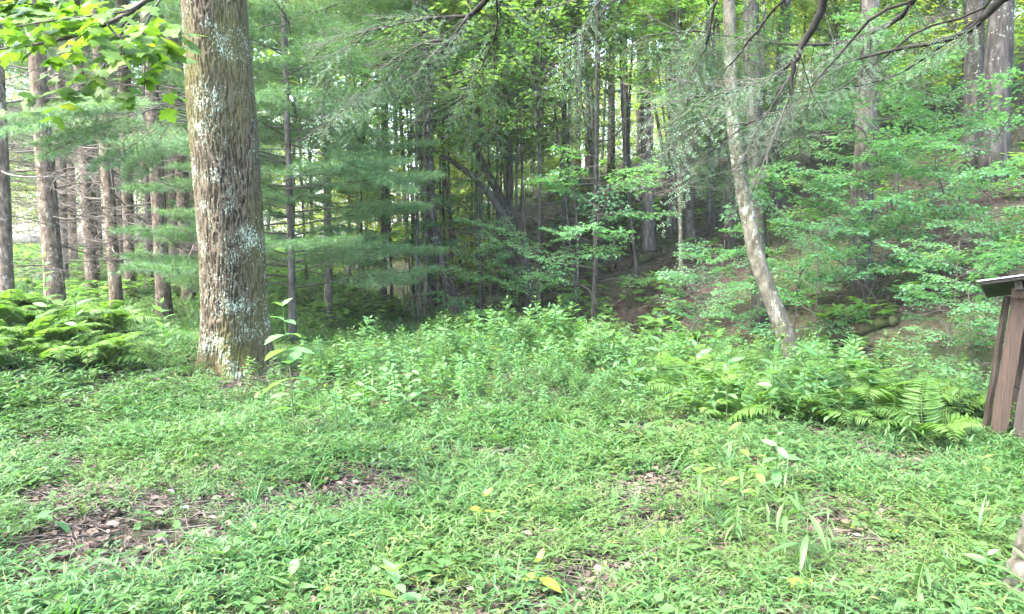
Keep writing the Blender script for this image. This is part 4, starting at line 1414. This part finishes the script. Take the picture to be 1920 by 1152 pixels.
# ------------------------------------------------------------------ overhanging maple (trunk stands left of the view)
maple_T = leaf_maple()
maple_ms = [MD().add(maple_T[0] * (1, 1, s), maple_T[1], 0, v).mesh('maple_leaf', M_MAPLE) for s, v in ((1, .35), (1.6, .55), (-.8, .7), (1.3, .85))]
rng = np.random.default_rng(81)
mfoot = np.array([-4.3, 3.0, float(H(-4.3, 3.0))])
mt = thing('maple_tree', 'maple with yellow green lobed leaves hanging into the top left corner', 'tree', mfoot)
obj('trunk', trunk_mesh(rng, [np.array([0, 0, -.1]), np.array([.1, 0, 2.5]), np.array([.2, .1, 5.5])], .16, .10, M_GREYBARK, 12), mt)
Ym = 3.9
LIMBS = [
    [np.array([-4.1, 3.1, 5.3]), P(420, -160, 4.1), P(285, -10, Ym), P(200, 45, Ym - .1), P(110, 75, Ym - .2), P(20, 90, Ym - .2), P(-60, 100, Ym - .2)],
    [P(420, -160, 4.1), P(300, 0, Ym + .1), P(272, 60, Ym + .1), P(272, 120, Ym), P(270, 180, Ym)],
    [P(285, -10, Ym), P(225, 65, Ym + .2), P(190, 130, Ym + .2), P(150, 170, Ym + .1), P(85, 195, Ym + .1)],
    [P(420, -160, 4.1), P(250, -60, Ym + .4), P(120, 0, Ym + .4), P(20, 30, Ym + .3)],
    [P(200, 45, Ym - .1), P(225, 70, Ym - .3), P(260, 60, Ym - .3), P(290, 80, Ym - .2)],
    [P(120, 0, Ym + .4), P(70, 10, Ym + .3), P(20, 0, Ym + .2), P(-50, 10, Ym + .2)],
    [P(285, -10, Ym), P(240, 20, Ym - .2), P(170, 30, Ym - .3), P(90, 40, Ym - .3), P(30, 50, Ym - .3)],
]
spots = []
for li, ctrl in enumerate(LIMBS):
    c = curve([q - mfoot for q in ctrl], 18)
    r0 = .007 if li else .02
    obj('limb', MD().add(*tube(c, np.linspace(r0, .003, 18), 5), 0).mesh('maple_limb', M_TWIG), mt)
    st = [7, 5, 6, 6, 4, 2, 3][li]
    for j in range(st, 18):
        spots.append((c[j], nrm(c[j] - c[j - 1])))
cnt = 0
for p, d in spots:
    for q_ in range(4 if rng.random() < .6 else 3):
        az = math.atan2(d[1], d[0]) + rng.choice([-1, 1]) * rng.uniform(.4, 1.6)
        st = rng.uniform(.04, .2)
        pet = np.array([math.cos(az) * st, math.sin(az) * st, rng.normal(-.02, .04)])
        tip = p + pet
        dv = np.array([math.cos(az), math.sin(az), rng.normal(-.55, .35)])
        lf = obj('leaf', maple_ms[rng.integers(4)], mt, m4(tip, frame(dv, (rng.normal(0, .4), -.35 + rng.normal(0, .35), 1)), rng.uniform(.07, .115)))
        cnt += 1

# ------------------------------------------------------------------ hemlock at the right, limbs over the clearing
def hemlock_spray(seed, L=.9, nt=15):
    rng = np.random.default_rng(seed)
    md = MD()
    t = np.linspace(0, 1, 6)
    ax = np.stack([.05 * np.sin(t * 4 + seed), t * L, -.22 * L * t * t], 1)
    md.add(*tube(ax, np.linspace(.005, .0015, 6), 3, False), 1)
    T = leaf_small(.35, .05, .0)
    pos, d = [], []
    for i in range(nt):
        f = .1 + .9 * (i + .5) / nt
        p = np.array([np.interp(f, t, ax[:, k]) for k in range(3)])
        ang = (1 if i % 2 else -1) * (.75 + .25 * rng.random())
        tl = L * .34 * (1.1 - f) * rng.uniform(.7, 1.2) + .04
        e = p + tl * np.array([math.sin(ang), math.cos(ang), rng.normal(-.15, .12)])
        md.add(*tube([p, e], [.002, .001], 3, False), 1)
        m = int(tl / .012)
        for j in range(m):
            s = 1 if j % 2 else -1
            a3 = ang + s * 1.1
            pos.append(p + (e - p) * (j + .5) / m)
            d.append((math.sin(a3), math.cos(a3), rng.normal(-.1, .2)))
    n = len(pos)
    up = np.stack([rng.normal(0, .3, n), rng.normal(0, .3, n), np.ones(n)], 1)
    batch(md, T, pos, d, up, .026 * (.7 + .6 * rng.random(n)), 0, np.clip(rng.normal(.45, .2, n), 0, 1))
    return md


hem_ms = [hemlock_spray(700 + i).mesh('hemlock_spray', [M_HEM, M_TWIG]) for i in range(4)]
rng = np.random.default_rng(91)
hfoot = np.array([2.41, 3.2, float(H(2.41, 3.2))])
ht = thing('hemlock_tree', 'hemlock with its root in the bottom right corner and dark limbs hanging over', 'tree', hfoot)
obj('trunk', trunk_mesh(rng, [np.array([0, 0, -.1]), np.array([.09, .02, 1.2]), np.array([.14, .1, 8.0])], .17, .12, M_PALEBARK, 16, 60, .8), ht)
HL = [  # control points, r0, r1, (first bare fraction), sprays, spray scale
    ([np.array([2.45, 3.2, 6.0]), P(1640, -260, 4.4), P(1565, -60, 4.6), P(1535, 30, 4.7), P(1503, 90, 4.8), P(1487, 130, 4.8), P(1482, 178, 4.8)], .04, .010, .55, 3, .5),
    ([P(1503, 90, 4.8), P(1470, 130, 4.9), P(1400, 165, 5.1), P(1340, 178, 5.2), P(1285, 181, 5.3)], .016, .004, .2, 10, .7),
    ([np.array([2.45, 3.25, 5.5]), P(2050, -120, 4.6), P(1885, -5, 5.0), P(1820, 55, 5.2), P(1750, 80, 5.4), P(1650, 100, 5.6), P(1560, 125, 5.8)], .04, .006, .45, 9, .6),
    ([np.array([2.5, 3.3, 5.2]), P(1800, -100, 5.0), P(1640, 30, 5.4), P(1560, 120, 5.6), P(1480, 200, 5.7), P(1400, 235, 5.8), P(1320, 290, 6.0)], .015, .003, .45, 14, .7),
    ([np.array([2.45, 3.2, 5.8]), np.array([1.2, 4.6, 5.0]), P(930, -30, 5.8), P(880, 30, 6.0), P(845, 75, 6.0), P(825, 100, 6.1)], .034, .008, .55, 5, .7),
    ([P(880, 30, 6.0), P(800, 35, 6.2), P(740, 48, 6.3), P(690, 60, 6.4), P(640, 100, 6.5)], .014, .004, .1, 12, .8),
    ([P(845, 75, 6.0), P(780, 85, 6.2), P(740, 130, 6.3), P(700, 165, 6.4), P(640, 200, 6.4)], .010, .003, .1, 12, .8),
    ([np.array([1.2, 4.6, 5.0]), P(1180, -100, 6.2), P(1100, 40, 6.6), P(1080, 130, 6.6)], .012, .003, .45, 6, .7),
    ([np.array([2.0, 3.6, 5.4]), P(1400, -120, 5.4), P(1340, 10, 5.6), P(1325, 85, 5.7), P(1290, 150, 5.8)], .022, .004, .5, 10, .75),
    ([np.array([2.45, 3.25, 5.0]), P(1760, -140, 5.2), P(1700, 20, 6.0), P(1580, 80, 6.4), P(1450, 80, 6.8), P(1300, 60, 7.0), P(1200, 70, 7.2)], .03, .004, .3, 16, .9),
    ([np.array([2.5, 3.3, 5.0]), P(1900, -60, 5.2), P(1720, 60, 5.6), P(1600, 150, 5.8), P(1500, 215, 5.9), P(1420, 290, 6.0), P(1340, 330, 6.1)], .012, .002, .45, 8, .6),
    ([np.array([2.45, 3.3, 5.4]), P(1560, -120, 5.0), P(1450, 20, 5.6), P(1380, 110, 5.9), P(1320, 180, 6.1), P(1280, 250, 6.2)], .014, .002, .4, 14, .75),
    ([P(1885, -5, 5.0), P(1700, 130, 5.6), P(1560, 170, 5.9), P(1450, 175, 6.1), P(1400, 200, 6.2)], .009, .002, .1, 5, .5),
    ([P(930, -30, 5.8), P(930, 60, 6.4), P(900, 130, 6.6), P(860, 190, 6.8)], .008, .003, .1, 9, .8),
]
for ctrl, r0, r1, bare, ns, sc in HL:
    c = curve([q - hfoot for q in ctrl], 24)
    c[6:] += rng.normal(0, .004, (18, 3))
    obj('limb', MD().add(*tube(c, np.linspace(r0, r1, 24), 6), 0).mesh('hemlock_limb', M_LIMB), ht)
    for j in range(int(ns * 1.9)):
        f = bare + (1 - bare) * (j + rng.random() * .6) / int(ns * 1.9)
        i = min(22, int(f * 23))
        p, d = c[i], nrm(c[i + 1] - c[i])
        side = np.cross(d, (0, 0, 1))
        dv = d * .5 + side * rng.choice([-1, 1]) * rng.uniform(.5, 1.1) + (0, 0, rng.normal(-.25, .15))
        obj('spray', hem_ms[rng.integers(4)], ht, m4(p, frame(dv, (rng.normal(0, .45), rng.normal(0, .45), 1)), sc * rng.uniform(.5, 1.25)))
    for j in range(5):
        f = bare + (1 - bare) * rng.random()
        i = min(22, int(f * 23))
        p, d = c[i], nrm(c[i + 1] - c[i])
        dv = d * .8 + rng.normal(0, .5, 3) * (1, 1, .6)
        obj('dead_branch', dead_dark[rng.integers(3)], ht, m4(p, frame(dv), rng.uniform(.2, .45)))

# teal pine spray hanging before the pine row
rng = np.random.default_rng(95)
host = P(395, 150, 9.8)
wt = thing('white_pine', 'slim pine hidden behind the big trunk, its teal needle sprays reaching left', 'tree', (host[0], 9.8 + .2, float(H(host[0], 10))))
wl = np.array(wt.location)
obj('trunk', trunk_mesh(rng, [np.array([0, 0, -.1]), np.array([.05, 0, 3]), np.array([.1, 0, 8.0])], .07, .05, M_DARKBARK, 8), wt)
for px1, py1, Y1, sc in ((250, 205, 8.6, .7), (190, 190, 8.3, .7), (310, 215, 9.0, .6), (340, 238, 9.3, .45), (150, 208, 8.1, .5), (230, 180, 8.4, .6), (280, 240, 8.7, .6), (220, 215, 8.5, .6), (270, 190, 8.6, .6), (300, 235, 8.9, .5), (170, 200, 8.2, .5)):
    e = P(px1, py1, Y1) - wl
    s_ = np.array([0.02, 0, e[2] + .1])
    m_ = e * .55 + s_ * .45 + (0, 0, .12)
    obj('limb', MD().add(*tube(curve([s_, m_, e], 8), np.linspace(.012, .004, 8), 4), 0).mesh('pine_limb', M_TWIG), wt)
    obj('bough', bough_ms[rng.integers(4)], wt, m4(e - nrm(e - m_) * .3, frame(e - m_ + (0, 0, rng.normal(-.1, .1))), sc))

# ------------------------------------------------------------------ shed
Ys = 5.65
b0 = P(1846, 810, Ys)
shed = thing('plank_shed', 'small brown plank shed with a thin tin roof at the right edge', 'shed', (b0[0], Ys, float(H(b0[0], Ys))), -.58)
so = np.array(shed.location)
ztop = P(1880, 556, Ys)[2] - so[2]
lean = .085


def board(x0, x1, y, z0, z1, th, mat, name, seed, round_=0.0):
    rng = np.random.default_rng(seed)
    n = 9
    zz = np.linspace(z0, z1, n)
    V = []
    for z in zz:
        l = lean * z + rng.normal(0, .003)
        k = rng.normal(0, .003)
        m = (x0 + x1) / 2
        V += [(x0 + l, y, z), (m + l, y - th * .5 * round_ - k * .3, z), (x1 + l + k, y, z), (x1 + l + k, y + th, z), (x0 + l, y + th, z)]
    Fc = []
    for i in range(n - 1):
        for j in range(5):
            a, b = i * 5 + j, i * 5 + (j + 1) % 5
            Fc += [(a, b, b + 5), (a, b + 5, a + 5)]
    e = (n - 1) * 5
    Fc += [(0, 2, 1), (0, 3, 2), (0, 4, 3), (e, e + 1, e + 2), (e, e + 2, e + 3), (e, e + 3, e + 4)]
    return obj(name, MD().add(np.array(V), Fc, 0).mesh('shed_' + name, mat, smooth=False), shed)


board(-.035, .012, .02, -.1, ztop, .05, M_LOG, 'plank', 1, 1.0)
board(.016, .125, 0, -.1, ztop, .03, M_WOOD, 'plank', 2, .3)
board(.168, .30, .012, -.1, ztop, .03, M_WOODDARK, 'plank', 3, .3)
for k_ in range(7):
    board(.305 + k_ * .15, .445 + k_ * .15, .004 * (k_ % 2), -.1, ztop, .03, M_WOOD if k_ % 2 else M_WOODDARK, 'plank', 4 + k_, .2)
board(.06, 1.3, .45, -.1, ztop, .02, M_WOODDARK, 'back_wall', 30)
obj('beam', MD().add(*box(.68 + lean * ztop, -.02, ztop + .035, 1.34, .07, .07), 0).mesh('shed_beam', M_WOOD, smooth=False), shed)
# roof: rises to the right and towards the viewer
ra_ = np.array(m4((-.10, -.16, ztop + .088), rot_axis((0, 1, 0), -.19) @ rot_axis((1, 0, 0), -.15)))


def roof_piece(name, sz, off, mat):
    v, f = box(off[0], off[1], off[2], *sz)
    v = v @ ra_[:3, :3].T + ra_[:3, 3]
    obj(name, MD().add(v, f, 0).mesh('shed_' + name, mat, smooth=False), shed)


roof_piece('roof_sheet', (1.9, 1.3, .008), (.95, .62, .032), M_TIN)
roof_piece('roof_deck', (1.875, 1.275, .024), (.955, .63, .015), M_WOODDARK)
for k_ in range(4):
    roof_piece('rafter', (.05, 1.2, .06), (.25 + k_ * .45, .66, -.031), M_WOODDARK)

# ------------------------------------------------------------------ fallen wood
rng = np.random.default_rng(97)


def fallen(name, label, a, b, r, mat, cat='log', lift=.0, sag=.0):
    a, b = np.array(a, float), np.array(b, float)
    n = 12
    t = np.linspace(0, 1, n)[:, None]
    c = a + (b - a) * t
    c[:, 2] = H(c[:, 0], c[:, 1]) * .35 + c[:, 2] * .65 + r * .6 + lift
    o = thing(name, label, cat, (a + b) / 2)
    c = c - (a + b) / 2
    c[:, :2] += rng.normal(0, r * .35, (n, 2))
    obj('log', MD().add(*tube(c, r * (1 + rng.normal(0, .06, n)) * np.linspace(1.1, .8, n), 8), 0).mesh(name, mat), o)
    return o


fallen('fallen_stick', 'pale broken stick lying in the grass at the middle of the clearing', ground_hit(880, 868), ground_hit(965, 856), .016, M_PALETWIG, 'stick', .045)
fallen('fallen_log', 'dark fallen log lying across the brown slope', ground_hit(1150, 512), ground_hit(1235, 480), .14, M_LOG)
fallen('fallen_log', 'rotten log at the foot of the slope behind the wildflower patch', ground_hit(900, 585), ground_hit(1060, 560), .12, M_LOG)
fallen('fallen_log', 'mossy log half hidden by shrubs on the right bank', ground_hit(1560, 640), ground_hit(1680, 610), .10, M_LOG)
for k_, (a, b, lab) in enumerate([((40, 1075), (150, 1040), 'thin pale twig on the leaf litter in the left corner'), ((1420, 1092), (1500, 1108), 'dry stick across the bare soil by the yellow seedling'), ((1120, 838), (1190, 815), 'grey twig on the bare spot before the wildflower patch'), ((300, 1010), (345, 1085), 'dark bent twig among litter in the left foreground')]):
    fallen('fallen_twig', lab, ground_hit(*a), ground_hit(*b), .006 + .002 * (k_ % 2), M_PALETWIG if k_ != 3 else M_TWIG, 'twig', .03)
# arching dry stem in the foreground
g0, g1 = ground_hit(1060, 1150), ground_hit(1300, 1062)
c = curve([g0 - (0, 0, .02), g0 * .6 + g1 * .4 + (0, 0, .12), g0 * .15 + g1 * .85 + (0, 0, .16), g1 + (.1, .1, .10)], 14)
o = obj('dry_stem', MD().add(*tube(c - g0, np.linspace(.003, .0012, 14), 4), 0).mesh('dry_stem', M_PALETWIG))
o.location = [float(q) for q in g0]
tag(o, 'long pale dry stem arching over the bottom centre grass', 'stem')
# maple seedling on the bare soil
q_ = ground_hit(1497, 1120)
t = thing('maple_seedling', 'tiny bright yellow lobed seedling on the bare soil patch', 'seedling', q_)
obj('stem', MD().add(*tube([(0, 0, -.01), (0, 0, .03), (.005, -.005, .06)], [.002] * 3, 4), 0).mesh('seedling_stem', M_STEM), t)
mly = MD().add(*maple_T, 0, .6).mesh('yellow_maple_leaf', M_YELLOW)
for az in (-1.9, .3, 2.6):
    obj('leaf', mly, t, m4((.005, -.005, .06), frame((math.cos(az), math.sin(az), .25), (0, -.4, 1)), .075))
# ------------------------------------------------------------------ air: thin haze volume added to lift the dark between the trunks
hm, hn, hout = new_mat('dark_lifting_haze')
pv = nd(hn, 'ShaderNodeVolumePrincipled')
pv.inputs['Color'].default_value = (.93, .96, .93, 1)
pv.inputs['Density'].default_value = 0.0006
pv.inputs['Anisotropy'].default_value = 0.2
hn.links.new(pv.outputs[0], hout.inputs['Volume'])
zmin = float(GZ.min()) - 1.5
bv, bf = box(0, 150, (zmin + 46) / 2, 660, 460, 46 - zmin)
tag(obj('haze', MD().add(bv, bf, 0).mesh('haze', hm, smooth=False)), 'thin pale haze added to lift the dark of the woods', kind='stuff')
S.cycles.volume_bounces = 1
